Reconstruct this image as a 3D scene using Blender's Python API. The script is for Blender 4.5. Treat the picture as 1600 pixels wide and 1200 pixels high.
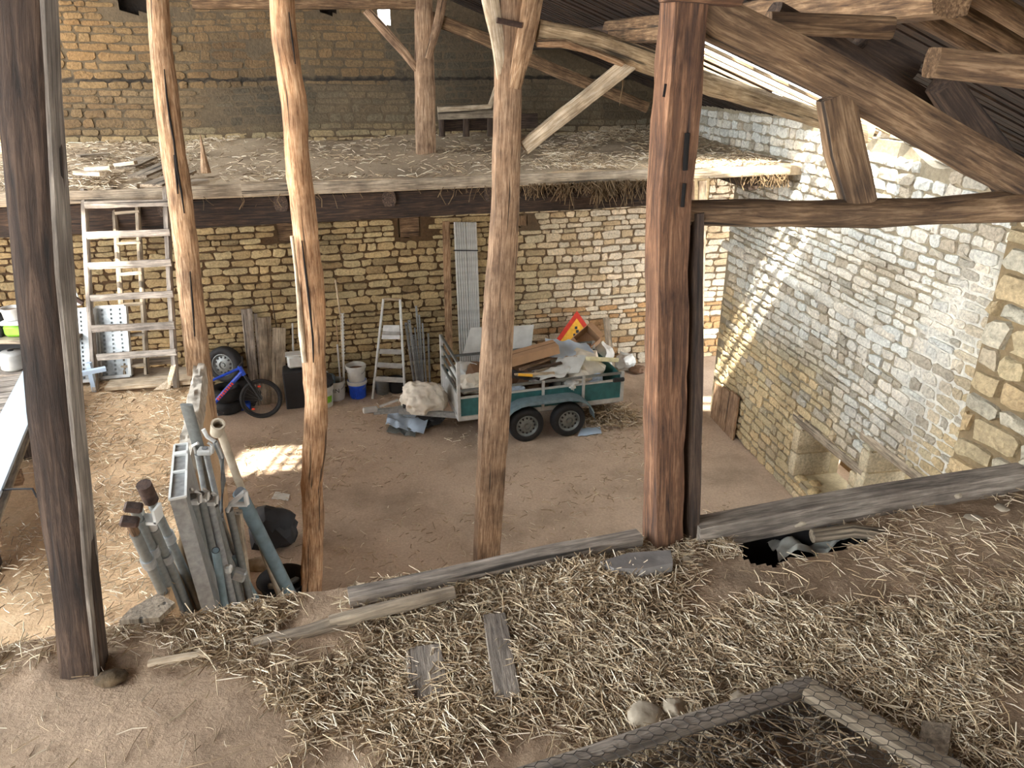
import bpy, bmesh, math, random
from mathutils import Vector, Matrix, noise, Quaternion

for _o in list(bpy.data.objects): bpy.data.objects.remove(_o)
sc = bpy.context.scene
COL = sc.collection
R = random.Random(7)

# ------------------------------------------------------------------ camera
EYE = Vector((0, 0, 5.6)); F = 1200.0
TH = math.atan(0.4225); CT, ST = math.cos(TH), math.sin(TH)
cam = bpy.data.objects.new('camera', bpy.data.cameras.new('camera')); COL.objects.link(cam)
cam.location = EYE; cam.rotation_euler = (math.pi/2 - TH, 0, 0)
cam.data.sensor_width = 36; cam.data.lens = 36*F/1600; cam.data.clip_start = .05
sc.camera = cam

# ------------------------------------------------------------------ sky, sun, exposure
SUN_TO = Vector((-.17, -.55, .82)).normalized()
w = bpy.data.worlds.new('sky'); sc.world = w; w.use_nodes = True
_nt = w.node_tree; _bg = _nt.nodes['Background']
_bg.inputs['Color'].default_value = (.93, .965, 1.0, 1); _bg.inputs['Strength'].default_value = 6.0
_sl = bpy.data.lights.new('sun', 'SUN'); _sl.energy = 15; _sl.angle = math.radians(1.2); _sl.color = (1, .93, .80)
_so = bpy.data.objects.new('sun', _sl); COL.objects.link(_so); _so.location = (-3, -8, 16)
_so.rotation_euler = SUN_TO.to_track_quat('Z', 'Y').to_euler()
vs = sc.view_settings; vs.view_transform = 'Standard'; vs.look = 'None'; vs.gamma = 1; vs.use_curve_mapping = False
vs.exposure = 0.9
sc.cycles.use_denoising = True
sc.cycles.max_bounces = 10; sc.cycles.diffuse_bounces = 7
sc.cycles.sample_clamp_indirect = 12

# ------------------------------------------------------------------ geometry of the place
def ray(x, y):
    u, v = (x-800)/F, (y-600)/F
    return Vector((u, CT - ST*v, -(ST + CT*v)))
def at_z(x, y, z):
    d = ray(x, y); return EYE + d*((z-EYE.z)/d.z)
def at_y(x, y, Y):
    d = ray(x, y); return EYE + d*(Y/d.y)
def at_line(x, y, a, b):                 # vertical plane  Y = a + b X
    d = ray(x, y); t = a/(d.y - b*d.x); return EYE + d*t
def depth(p):
    return (p.y)*CT + (EYE.z-p.z)*ST
def proj(p):
    zc = depth(p)
    if zc < .05: return None
    return (800 + F*p.x/zc, 600 + F*(-p.y*ST + (EYE.z-p.z)*CT)/zc)
T1 = (2.58, .30); T2 = (7.63, .27); T3 = (11.73, .266)     # the three truss planes
BWa, BWb = 13.64, .26                                       # back wall  Y = BWa + BWb X
RWa, RWb = 5.47, .168                                       # right wall X = RWa - RWb Y
MZa, MZb = 9.19, .266                                       # front edge of mezzanine
LEa, LEb = 2.636, .273                                      # edge of the loft
Z_LOFT, Z_PLAT, Z_MEZ = 3.7, 2.45, 4.36
def roof_z(X, Y): return 6.83 - .0622*Y - .37*X
def back_y(X): return BWa + BWb*X
def right_x(Y): return RWa - RWb*Y
RIDGE = -5.6
def roof_full(X, Y):
    r = RIDGE - .168*(Y-9)
    return roof_z(X, Y) if X > r else roof_z(r, Y) - .37*(r-X)

# ------------------------------------------------------------------ materials
MATS = {}
def newmat(name):
    m = bpy.data.materials.new(name); m.use_nodes = True; MATS[name] = m
    nt = m.node_tree; return m, nt, nt.nodes['Principled BSDF']
def N(nt, t, **kw):
    n = nt.nodes.new(t)
    for k, v in kw.items():
        if k in n.inputs: n.inputs[k].default_value = v
        else: setattr(n, k, v)
    return n
def c4(c): return (c[0], c[1], c[2], 1)
def srgb(r, g, b):
    f = lambda v: (v/255/12.92 if v/255 <= .04045 else ((v/255+.055)/1.055)**2.4)
    return (f(r), f(g), f(b))
def ramp(nt, stops):
    r = nt.nodes.new('ShaderNodeValToRGB'); e = r.color_ramp.elements
    while len(e) < len(stops): e.new(.5)
    for i, (p, c) in enumerate(stops): e[i].position = p; e[i].color = c4(c)
    return r
def plain(name, c, rough=.7, metal=0, var=.12, scale=14, bump=.0):
    m, nt, b = newmat(name)
    tc = N(nt, 'ShaderNodeTexCoord'); nz = N(nt, 'ShaderNodeTexNoise', Scale=scale, Detail=4)
    nt.links.new(tc.outputs['Object'], nz.inputs['Vector'])
    r = ramp(nt, [(.3, tuple(x*(1-var*1.6) for x in c)), (.7, tuple(min(1, x*(1+var)) for x in c))])
    nt.links.new(nz.outputs['Fac'], r.inputs['Fac']); nt.links.new(r.outputs['Color'], b.inputs['Base Color'])
    b.inputs['Roughness'].default_value = rough; b.inputs['Metallic'].default_value = metal
    if bump:
        bp = N(nt, 'ShaderNodeBump', Strength=bump, Distance=.02); nt.links.new(nz.outputs['Fac'], bp.inputs['Height'])
        nt.links.new(bp.outputs['Normal'], b.inputs['Normal'])
    return m
def wood(name, dark, mid, light, bump=.5, fine=58, crack=.5):
    m, nt, b = newmat(name); L = nt.links.new
    at = N(nt, 'ShaderNodeAttribute', attribute_name='gr')
    mp = N(nt, 'ShaderNodeMapping'); mp.inputs['Scale'].default_value = (1, 1, .07); L(at.outputs['Vector'], mp.inputs['Vector'])
    n1 = N(nt, 'ShaderNodeTexNoise', Scale=fine, Detail=8, Roughness=.68, Distortion=.5); L(mp.outputs[0], n1.inputs['Vector'])
    n2 = N(nt, 'ShaderNodeTexNoise', Scale=3.2, Detail=5, Roughness=.6); L(at.outputs['Vector'], n2.inputs['Vector'])
    mp2 = N(nt, 'ShaderNodeMapping'); mp2.inputs['Scale'].default_value = (1, 1, .035); L(at.outputs['Vector'], mp2.inputs['Vector'])
    n3 = N(nt, 'ShaderNodeTexNoise', Scale=22, Detail=2, Roughness=.5); L(mp2.outputs[0], n3.inputs['Vector'])
    r1 = ramp(nt, [(.33, dark), (.5, mid), (.66, light)]); L(n1.outputs['Fac'], r1.inputs['Fac'])
    r2 = ramp(nt, [(.32, (.42, .38, .35)), (.64, (1.15, 1.12, 1.08))]); L(n2.outputs['Fac'], r2.inputs['Fac'])
    mx = N(nt, 'ShaderNodeMix', data_type='RGBA', blend_type='MULTIPLY'); mx.inputs[0].default_value = .85
    L(r1.outputs['Color'], mx.inputs[6]); L(r2.outputs['Color'], mx.inputs[7])
    r3 = ramp(nt, [(.30, (crack*.35,)*3), (.37, (1, 1, 1))]); L(n3.outputs['Fac'], r3.inputs['Fac'])
    mx2 = N(nt, 'ShaderNodeMix', data_type='RGBA', blend_type='MULTIPLY'); mx2.inputs[0].default_value = 1
    L(mx.outputs[2], mx2.inputs[6]); L(r3.outputs['Color'], mx2.inputs[7])
    L(mx2.outputs[2], b.inputs['Base Color']); b.inputs['Roughness'].default_value = .85
    ad = N(nt, 'ShaderNodeMath', operation='ADD'); L(n1.outputs['Fac'], ad.inputs[0]); L(r3.outputs['Color'], ad.inputs[1])
    bp = N(nt, 'ShaderNodeBump', Strength=bump, Distance=.012); L(ad.outputs[0], bp.inputs['Height']); L(bp.outputs['Normal'], b.inputs['Normal'])
    return m
def attrmat(name, rough=.9, bump=.6, scale=26, lo=.72, hi=1.2, spots=None, big=.7):
    m, nt, b = newmat(name); L = nt.links.new
    at = N(nt, 'ShaderNodeAttribute', attribute_name='col'); geo = N(nt, 'ShaderNodeNewGeometry')
    n1 = N(nt, 'ShaderNodeTexNoise', Scale=scale, Detail=7, Roughness=.68); L(geo.outputs['Position'], n1.inputs['Vector'])
    r1 = ramp(nt, [(.3, (lo,)*3), (.7, (hi,)*3)]); L(n1.outputs['Fac'], r1.inputs['Fac'])
    mx = N(nt, 'ShaderNodeMix', data_type='RGBA', blend_type='MULTIPLY'); mx.inputs[0].default_value = 1
    L(at.outputs['Color'], mx.inputs[6]); L(r1.outputs['Color'], mx.inputs[7])
    nb = N(nt, 'ShaderNodeTexNoise', Scale=.9, Detail=6, Roughness=.6); L(geo.outputs['Position'], nb.inputs['Vector'])
    rb = ramp(nt, [(.34, (big,)*3), (.62, (1.08,)*3)]); L(nb.outputs['Fac'], rb.inputs['Fac'])
    mb2 = N(nt, 'ShaderNodeMix', data_type='RGBA', blend_type='MULTIPLY'); mb2.inputs[0].default_value = 1
    L(mx.outputs[2], mb2.inputs[6]); L(rb.outputs['Color'], mb2.inputs[7]); out = mb2.outputs[2]
    if spots:
        n2 = N(nt, 'ShaderNodeTexNoise', Scale=2.6, Detail=9, Roughness=.72); L(geo.outputs['Position'], n2.inputs['Vector'])
        r2 = ramp(nt, [(.50, (0, 0, 0)), (.64, (1, 1, 1))]); L(n2.outputs['Fac'], r2.inputs['Fac'])
        m3 = N(nt, 'ShaderNodeMath', operation='MULTIPLY'); m3.inputs[1].default_value = spots[3]; L(r2.outputs['Color'], m3.inputs[0])
        mx3 = N(nt, 'ShaderNodeMix', data_type='RGBA'); L(m3.outputs[0], mx3.inputs[0]); L(out, mx3.inputs[6]); mx3.inputs[7].default_value = c4(spots)
        out = mx3.outputs[2]
    L(out, b.inputs['Base Color']); b.inputs['Roughness'].default_value = rough
    if bump:
        bp = N(nt, 'ShaderNodeBump', Strength=bump, Distance=.02); L(n1.outputs['Fac'], bp.inputs['Height']); L(bp.outputs['Normal'], b.inputs['Normal'])
    return m
def dirt(name, cols, s1=1.1, s2=40, bump=.5):
    m, nt, b = newmat(name); L = nt.links.new
    geo = N(nt, 'ShaderNodeNewGeometry')
    n1 = N(nt, 'ShaderNodeTexNoise', Scale=s1, Detail=9, Roughness=.65); L(geo.outputs['Position'], n1.inputs['Vector'])
    n2 = N(nt, 'ShaderNodeTexNoise', Scale=s2, Detail=6, Roughness=.7); L(geo.outputs['Position'], n2.inputs['Vector'])
    r1 = ramp(nt, [(.30, cols[0]), (.5, cols[1]), (.70, cols[2])]); L(n1.outputs['Fac'], r1.inputs['Fac'])
    r2 = ramp(nt, [(.3, (.78,)*3), (.7, (1.16,)*3)]); L(n2.outputs['Fac'], r2.inputs['Fac'])
    mx = N(nt, 'ShaderNodeMix', data_type='RGBA', blend_type='MULTIPLY'); mx.inputs[0].default_value = 1
    L(r1.outputs['Color'], mx.inputs[6]); L(r2.outputs['Color'], mx.inputs[7]); L(mx.outputs[2], b.inputs['Base Color'])
    b.inputs['Roughness'].default_value = .95
    bp = N(nt, 'ShaderNodeBump', Strength=bump, Distance=.02); L(n2.outputs['Fac'], bp.inputs['Height']); L(bp.outputs['Normal'], b.inputs['Normal'])
    return m

W_DARK = wood('wood_dark', srgb(36, 28, 22), srgb(66, 51, 40), srgb(98, 80, 66))
W_GREY = wood('wood_grey', srgb(96, 90, 84), srgb(142, 134, 124), srgb(184, 174, 162))
W_TAN = wood('wood_tan', srgb(100, 74, 50), srgb(160, 128, 96), srgb(204, 178, 146), crack=.45)
W_ORANGE = wood('wood_orange', srgb(122, 84, 54), srgb(188, 148, 110), srgb(222, 190, 154), crack=.5)
W_BROWN = wood('wood_brown', srgb(98, 76, 56), srgb(150, 122, 96), srgb(190, 164, 136))
W_RED = wood('wood_red', srgb(56, 37, 25), srgb(110, 77, 53), srgb(156, 118, 88), bump=1.0)
W_PALE = wood('wood_pale', srgb(150, 130, 104), srgb(202, 184, 156), srgb(232, 222, 202))
W_BEAM = wood('wood_beam', srgb(62, 44, 29), srgb(112, 88, 62), srgb(158, 132, 102))
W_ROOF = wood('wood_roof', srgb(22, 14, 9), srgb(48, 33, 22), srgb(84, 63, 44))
W_LATH = wood('wood_lath', srgb(120, 100, 74), srgb(170, 148, 116), srgb(208, 188, 156))
W_BOARD = wood('wood_board', srgb(108, 98, 84), srgb(150, 138, 120), srgb(186, 172, 150))
STONE = attrmat('stone', bump=1.0, scale=30, lo=.56, hi=1.25, big=.72)
MORTAR = attrmat('mortar', bump=.8, scale=18, lo=.7, hi=1.2)
STRAW = attrmat('straw', bump=0, scale=30, lo=.85, hi=1.1, rough=.7, big=.85)
ROCK = plain('rock', srgb(176, 164, 144), .95, 0, .2, 9, .8)
D_GROUND = dirt('dirt_ground', (srgb(142, 124, 106), srgb(184, 162, 140), srgb(200, 178, 156)), .5, 30, .35)
D_LOFT = dirt('dirt_loft', (srgb(134, 114, 92), srgb(170, 146, 120), srgb(194, 170, 142)), 1.5, 46, .7)
D_PLAT = dirt('dirt_platform', (srgb(168, 138, 104), srgb(200, 168, 130), srgb(216, 190, 154)), 1.4, 36, .6)
D_MEZ = dirt('dirt_mezzanine', (srgb(140, 122, 98), srgb(176, 156, 128), srgb(196, 176, 146)), .7, 30, .5)
GALV = plain('galvanised_steel', srgb(158, 162, 162), .45, .55, .16, 22)
GALVD = plain('dull_steel', srgb(128, 132, 130), .5, .6, .10, 30)
ALU = plain('aluminium', srgb(190, 190, 186), .5, .35, .12, 12)
BLACK = plain('black_rubber', (.012, .012, .013), .75, 0, .2, 20)
BLACKP = plain('hole_shade_black', (.016, .016, .018), .7)
RECESS_SHADE = plain('recess_shade', (.008, .006, .005), 1.0)  # near-black: shade inside slots and cracks put into the colour
WHITE = plain('white_plastic', srgb(200, 200, 194), .5, 0, .08, 10)
WHITEB = plain('white_board', srgb(206, 208, 204), .6, 0, .1, 6)
CLOTH = plain('white_tarp', srgb(214, 206, 190), .85, 0, .12, 7)
TEAL = plain('teal_panel', srgb(44, 96, 96), .5, 0, .18, 9)
CARD = plain('cardboard', srgb(178, 142, 108), .9, 0, .08, 5)
CARDD = plain('cardboard_inside', srgb(122, 94, 72), .9, 0, .1, 5)
BLUE = plain('blue_paint', srgb(20, 70, 190), .35)
BLUEB = plain('blue_plastic', srgb(28, 84, 210), .45)
RED = plain('red_paint', srgb(208, 52, 30), .5)
REDO = plain('red_orange_print', srgb(232, 76, 50), .5)
YELLOW = plain('yellow_paint', srgb(236, 178, 52), .5)
CREAM = plain('cream_plastic', srgb(226, 218, 176), .6)
GREEN = plain('green_plastic', srgb(122, 182, 44), .5)
RUST = plain('rusty_iron', srgb(64, 46, 36), .85, .1, .3, 30, .4)
PIPEB = plain('blue_grey_pipe', srgb(100, 118, 124), .5, 0, .15, 12)
PVC = plain('beige_pipe', srgb(170, 158, 138), .6, 0, .15, 12)
LIGHTBLUE = plain('light_blue_sheet', srgb(178, 196, 214), .45, 0, .08, 4)
TILE = plain('shade_slab_brown', srgb(46, 28, 20), .95, 0, .35, 18, .6)
SLATE = plain('slate', srgb(128, 124, 120), .8, 0, .2, 9, .5)
COBWEB = plain('cobweb_straw', srgb(108, 88, 62), .95, 0, .3, 10)
WIRE = plain('rusty_wire', srgb(66, 62, 58), .6, .5, .2, 40)
GLASSP = plain('clear_film', srgb(205, 208, 200), .25, 0, .15, 9)
CONC = plain('old_concrete', srgb(176, 168, 154), .95, 0, .3, 8, .7)
PRINT = plain('dark_print', srgb(40, 46, 54), .6)
FILMBLUE = plain('blue_jug', srgb(150, 176, 200), .4, 0, .2, 12)

# ------------------------------------------------------------------ mesh helper
def nz3(p): return noise.noise(p)
class MB:
    def __init__(s): s.v = []; s.f = []; s.g = []; s.c = []
    def add(s, verts, faces, gr=None, col=(1, 1, 1)):
        b = len(s.v)
        s.v += [Vector(v) for v in verts]
        s.g += ([Vector(g) for g in gr] if gr else [Vector(v) for v in verts])
        s.c += [col]*len(verts)
        s.f += [tuple(i+b for i in f) for f in faces]
        return s
    def box(s, c, size, rot=None, col=(1, 1, 1), bev=0.0):
        sx, sy, sz = [x/2 for x in size]; c = Vector(c)
        order = max(range(3), key=lambda i: size[i])
        def grv(p):
            q = [p[i] for i in range(3)]; q[order], q[2] = q[2], q[order]
            return Vector(q) + c*1.37
        if bev <= 0:
            vs_ = [Vector((x, y, z)) for x in (-sx, sx) for y in (-sy, sy) for z in (-sz, sz)]
            fs = [(0, 1, 3, 2), (4, 6, 7, 5), (0, 4, 5, 1), (2, 3, 7, 6), (0, 2, 6, 4), (1, 5, 7, 3)]
        else:
            b = min(bev, sx*.9, sy*.9, sz*.9); vs_ = []; idx = {}
            for x in (-1, 1):
                for y in (-1, 1):
                    for z in (-1, 1):
                        for k in range(3):
                            p = [x*sx, y*sy, z*sz]
                            for j in range(3):
                                if j != k: p[j] -= (x, y, z)[j]*b
                            idx[(x, y, z, k)] = len(vs_); vs_.append(Vector(p))
            fs = []
            for k in range(3):
                a, b2 = [(1, 2), (2, 0), (0, 1)][k]
                for sg in (-1, 1):
                    q = []
                    for (ia, ib) in ((-1, -1), (1, -1), (1, 1), (-1, 1)):
                        t = [0, 0, 0]; t[k] = sg; t[a] = ia; t[b2] = ib; q.append(idx[(t[0], t[1], t[2], k)])
                    fs.append(tuple(q if sg > 0 else q[::-1]))
            for k in range(3):
                a, b2 = [(1, 2), (2, 0), (0, 1)][k]
                for ia in (-1, 1):
                    for ib in (-1, 1):
                        t0 = [0, 0, 0]; t0[k] = -1; t0[a] = ia; t0[b2] = ib
                        t1 = list(t0); t1[k] = 1
                        q = [idx[(*t0, a)], idx[(*t0, b2)], idx[(*t1, b2)], idx[(*t1, a)]]
                        fs.append(tuple(q if ia*ib < 0 else q[::-1]))
            for x in (-1, 1):
                for y in (-1, 1):
                    for z in (-1, 1):
                        q = [idx[(x, y, z, 0)], idx[(x, y, z, 1)], idx[(x, y, z, 2)]]
                        fs.append(tuple(q if x*y*z > 0 else q[::-1]))
        gr = [grv(p) for p in vs_]
        M = rot.to_matrix() if isinstance(rot, Quaternion) else (rot if rot is not None else None)
        out = [(M @ p if M is not None else p) + c for p in vs_]
        return s.add(out, fs, gr, col)
    def bar(s, p0, p1, w, h, up=(0, 0, 1), bev=0.0, col=(1, 1, 1)):     # box between two points
        p0, p1 = Vector(p0), Vector(p1); d = p1-p0; L = d.length; d.normalize(); up = Vector(up)
        x = d.cross(up)
        if x.length < 1e-4: x = d.cross(Vector((1, 0, 0)))
        x.normalize(); u = x.cross(d).normalized()
        M = Matrix((x, u, d)).transposed()
        return s.box((p0+p1)/2, (w, h, L), M, col, bev)
    def tube(s, pts, r, n=8, col=(1, 1, 1), cap=True, r2=None):
        return s.loft([(Vector(p), 2*(r if r2 is None else r+(r2-r)*i/max(1, len(pts)-1)), 2*(r if r2 is None else r+(r2-r)*i/max(1, len(pts)-1))) for i, p in enumerate(pts)], n=n, sq=2, col=col, cap=cap)
    def loft(s, path, n=12, sq=6, side=None, amp=0, freq=4, col=(1, 1, 1), cap=True, seed=None, step=None):
        # path: (point, width, height); superellipse section
        P = [(Vector(p), w_, h_) for p, w_, h_ in path]
        if step:
            Q = []
            for i in range(len(P)-1):
                a, b = P[i], P[i+1]; k = max(1, int((b[0]-a[0]).length/step))
                for j in range(k):
                    t = j/k; Q.append((a[0].lerp(b[0], t), a[1]+(b[1]-a[1])*t, a[2]+(b[2]-a[2])*t))
            Q.append(P[-1]); P = Q
        sd = R.random()*50 if seed is None else seed
        off = Vector((sd, sd*1.7, sd*.6)); vs_, gs, fs = [], [], []; ln = 0; m = len(P)
        for i, (p, w_, h_) in enumerate(P):
            d = (P[min(i+1, m-1)][0] - P[max(i-1, 0)][0]).normalized()
            if i: ln += (p-P[i-1][0]).length
            ref = Vector(side) if side is not None else (Vector((0, 0, 1)).cross(d) if abs(d.z) < .95 else Vector((1, 0, 0)))
            up = d.cross(ref).normalized()
            x = up.cross(d).normalized()
            for k in range(n):
                a = 2*math.pi*(k+.5)/n; ca, sa = math.cos(a), math.sin(a)
                rr = (abs(ca)**sq + abs(sa)**sq)**(-1/sq)
                lx, ly = rr*ca*w_/2, rr*sa*h_/2
                if amp:
                    q = Vector((lx*freq*3, ly*freq*3, ln*freq*.6)) + off
                    e = 1 + amp*(nz3(q)*1.0 + .6*nz3(q*2.7))/max(w_, .02)
                    lx *= e; ly *= e
                vs_.append(p + x*lx + up*ly); gs.append(Vector((lx, ly, ln)) + off)
        for i in range(m-1):
            for k in range(n):
                a, b = i*n+k, i*n+(k+1) % n
                fs.append((a, b, b+n, a+n))
        if cap:
            fs.append(tuple(range(n-1, -1, -1))); fs.append(tuple((m-1)*n+k for k in range(n)))
        return s.add(vs_, fs, gs, col)
    def lathe(s, prof, n=20, c=(0, 0, 0), axis=None, col=(1, 1, 1)):     # prof: (r, z); open profile
        c = Vector(c); vs_, fs = [], []
        q = Vector((0, 0, 1)).rotation_difference(Vector(axis)) if axis is not None else None
        for r, z in prof:
            for k in range(n):
                a = 2*math.pi*k/n; p = Vector((r*math.cos(a), r*math.sin(a), z))
                vs_.append((q @ p if q else p) + c)
        for i in range(len(prof)-1):
            for k in range(n):
                a, b = i*n+k, i*n+(k+1) % n; fs.append((a, b, b+n, a+n))
        return s.add(vs_, fs, None, col)
    def grid(s, fn, nu, nv, skip=None, col=(1, 1, 1)):                  # fn(i/nu, j/nv) -> point
        vs_ = [fn(i/nu, j/nv) for i in range(nu+1) for j in range(nv+1)]
        fs = []
        for i in range(nu):
            for j in range(nv):
                if skip and skip((i+.5)/nu, (j+.5)/nv): continue
                a = i*(nv+1)+j; fs.append((a, a+nv+1, a+nv+2, a+1))
        return s.add(vs_, fs, None, col)
    def poly(s, pts, thick, normal=None, col=(1, 1, 1)):                # flat outline given thickness
        pts = [Vector(p) for p in pts]; n = len(pts)
        if normal is None: normal = (pts[1]-pts[0]).cross(pts[2]-pts[0])
        nn = Vector(normal).normalized()*thick
        vs_ = pts + [p+nn for p in pts]
        fs = [tuple(range(n-1, -1, -1)), tuple(range(n, 2*n))] + [(i, (i+1) % n, (i+1) % n+n, i+n) for i in range(n)]
        return s.add(vs_, fs, None, col)
    def build(s, name, mat, parent=None, smooth=False, local=False):
        V = s.v
        if local: base = Vector((0, 0, 0))
        else:
            lo = Vector([min(v[i] for v in V) for i in range(3)]); hi = Vector([max(v[i] for v in V) for i in range(3)])
            base = Vector(((lo.x+hi.x)/2, (lo.y+hi.y)/2, lo.z))
        me = bpy.data.meshes.new(name)
        me.from_pydata([v-base for v in V], [], s.f); me.update()
        if len(s.f) < 1500 and name not in ('stone',):
            bm = bmesh.new(); bm.from_mesh(me); bmesh.ops.recalc_face_normals(bm, faces=bm.faces); bm.to_mesh(me); bm.free()
        a = me.attributes.new('gr', 'FLOAT_VECTOR', 'POINT'); a.data.foreach_set('vector', [x for g in s.g for x in g])
        c = me.attributes.new('col', 'FLOAT_COLOR', 'POINT'); c.data.foreach_set('color', [x for q in s.c for x in (q[0], q[1], q[2], 1)])
        if smooth:
            me.polygons.foreach_set('use_smooth', [True]*len(me.polygons))
            if smooth != 'all': 
                try: me.set_sharp_from_angle(angle=math.radians(42))
                except Exception: pass
        me.materials.append(mat)
        o = bpy.data.objects.new(name, me); COL.objects.link(o)
        o.location = base
        if parent is not None:
            o.parent = parent
            if not local:
                o.matrix_parent_inverse = PINV.get(parent.name, Matrix.Identity(4))
        return o
PINV = {}
def tag(o, label, cat=None, group=None, kind=None):
    if label: o['label'] = label
    if cat: o['category'] = cat
    if group: o['group'] = group
    if kind: o['kind'] = kind
    return o
def register(o):
    M = Matrix.LocRotScale(o.location, o.rotation_euler.to_quaternion(), o.scale)
    PINV[o.name] = M.inverted()
    return o
def thing(name, label, cat, loc=(0, 0, 0), rotz=0, group=None, rot=None):
    o = bpy.data.objects.new(name, None); COL.objects.link(o); o.empty_display_size = .1
    o.location = loc
    if rot is not None: o.rotation_euler = rot.to_euler() if not hasattr(rot, 'order') else rot
    else: o.rotation_euler = (0, 0, rotz)
    tag(o, label, cat, group); return register(o)
def struct(name, mb, mat, label=None, smooth=False):
    o = mb.build(name, mat, smooth=smooth); o['kind'] = 'structure'
    if label: o['label'] = label
    return register(o)
def copy_tree(o, parent=None):
    c = o.copy(); COL.objects.link(c)
    if parent is not None: c.parent = parent
    for ch in list(o.children): copy_tree(ch, c)
    return c
# ------------------------------------------------------------------ ground
def gz(x, y): return .03*nz3(Vector((x*.5, y*.5, 3))) + .012*nz3(Vector((x*2.1, y*2.1, 8)))
mb = MB()
mb.grid(lambda a, b: Vector((-14+26*a, -9+26*b, gz(-14+26*a, -9+26*b))), 104, 104)
ground = struct('floor_ground', mb, D_GROUND, 'bare beige earth floor of the barn', 'all')

# ------------------------------------------------------------------ stone walls
FRAME = (-60, -60, 1660, 1260)
def stone_mesh(rs, w_, h_, relief, jit):
    base = [(-.5, -.3), (-.5, .3), (-.4, .5), (-.05, .5), (.4, .5), (.5, .3), (.5, -.3), (.4, -.5), (.05, -.5), (-.4, -.5)]; n = 10
    o = [(a*w_ + rs.uniform(-jit, jit)*h_, b*h_ + rs.uniform(-jit, jit)*h_) for a, b in base]
    vs_ = [Vector((x, -.03, z)) for x, z in o]
    for x, z in o:
        vs_.append(Vector((x - math.copysign(min(abs(x), h_*rs.uniform(.02, .12)), x), relief*rs.uniform(.55, 1.0), z*rs.uniform(.84, .95))))
    for x, z in o:
        k = rs.uniform(.35, .6); vs_.append(Vector((x*k, relief*rs.uniform(.75, 1.3), z*k)))
    vs_.append(Vector((0, relief*rs.uniform(.8, 1.25), 0)))
    fs = [(r*n+i, r*n+(i+1) % n, (r+1)*n+(i+1) % n, (r+1)*n+i) for r in (0, 1) for i in range(n)] + [(2*n+i, 2*n+(i+1) % n, 3*n) for i in range(n)]
    return vs_, [f[::-1] for f in fs]
def stone_wall(wall, org, dr, nrm, s0, s1, z0, ztop, rowh, wid, colf, relieff, holes=(), seed=1, joint=.012, jit=.09, keep=300, crack=None, warp=.03, stuffname='stone_infill', cull=True):
    rs = random.Random(seed); org, dr, nrm = Vector(org), Vector(dr).normalized(), Vector(nrm).normalized()
    todo = []; z = z0
    while z < ztop(None):
        h_ = rs.uniform(*rowh); s = s0 - rs.uniform(0, .2)
        while s < s1:
            hh = h_*rs.choice((1, 1, 1, .94, 1.06))
            w_ = rs.uniform(*wid)*(1.35 if rs.random() < .12 else 1); cs, cz = s+w_/2, z+h_/2
            a0, a1 = max(s, s0), min(s+w_, s1)
            if a1-a0 > .05:
                cs, w2 = (a0+a1)/2, a1-a0
                zz = cz + warp*nz3(Vector((cs*.45+seed, cz*.5, 2.2)))
                if crack is not None and abs(zz-crack(cs)) < hh*.5+.008:
                    lo_, hi_ = zz-hh/2, zz+hh/2; ck = crack(cs)
                    if zz > ck: lo_ = ck+.009
                    else: hi_ = ck-.009
                    zz, hh = (lo_+hi_)/2, max(.03, hi_-lo_)
                bad = any(h[0]-.02 < cs+w2*.42 and cs-w2*.42 < h[1]+.02 and h[2]-.02 < zz+h_*.42 and zz-h_*.42 < h[3]+.02 for h in holes)
                if not bad and zz + h_*.5 < ztop(cs):
                    todo.append((cs, zz, w2-joint, hh-joint))
            s += w_
        z += h_
    items = []
    for (cs, cz, w_, h_) in todo:
        c = org + dr*cs + Vector((0, 0, cz)); q = proj(c); vis = 0
        if q and FRAME[0] < q[0] < FRAME[2] and FRAME[1] < q[1] < FRAME[3]:
            d = (c-EYE); vis = w_*h_*abs(d.normalized().dot(nrm))/max(.1, d.length_squared)
        items.append((vis, c, cs, cz, w_, h_))
    items.sort(key=lambda t: -t[0])
    M = Matrix((dr, nrm, Vector((0, 0, 1)))).transposed()
    rest = MB()
    for i, (vis, c, cs, cz, w_, h_) in enumerate(items):
        if cull and vis == 0: continue
        rel = relieff(cs, cz)*rs.uniform(.5, 1.35)
        vs_, fs = stone_mesh(rs, w_, h_, rel, jit)
        tl = rs.gauss(0, .018); rt = Matrix.Rotation(tl, 3, 'Y')
        col = colf(cs, cz, rs)
        if i < keep:
            m1 = MB(); m1.add([M @ (rt @ v) + c for v in vs_], fs, None, col)
            m1.build('stone', STONE, wall, smooth=True)
        else:
            rest.add([M @ (rt @ v) + c for v in vs_], fs, None, col)
    if rest.v:
        tag(rest.build(stuffname, STONE, wall, smooth=True), None, kind='stuff')
def lerp3(a, b, t): return tuple(x+(y-x)*t for x, y in zip(a, b))
def vary(c, rs, k=.14):
    e = 1 + rs.uniform(-k, k); h = rs.uniform(-.05, .05)
    return (c[0]*e*(1+h), c[1]*e, c[2]*e*(1-h))
def sstep(a, b, x):
    t = max(0, min(1, (x-a)/(b-a))); return t*t*(3-2*t)

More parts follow.
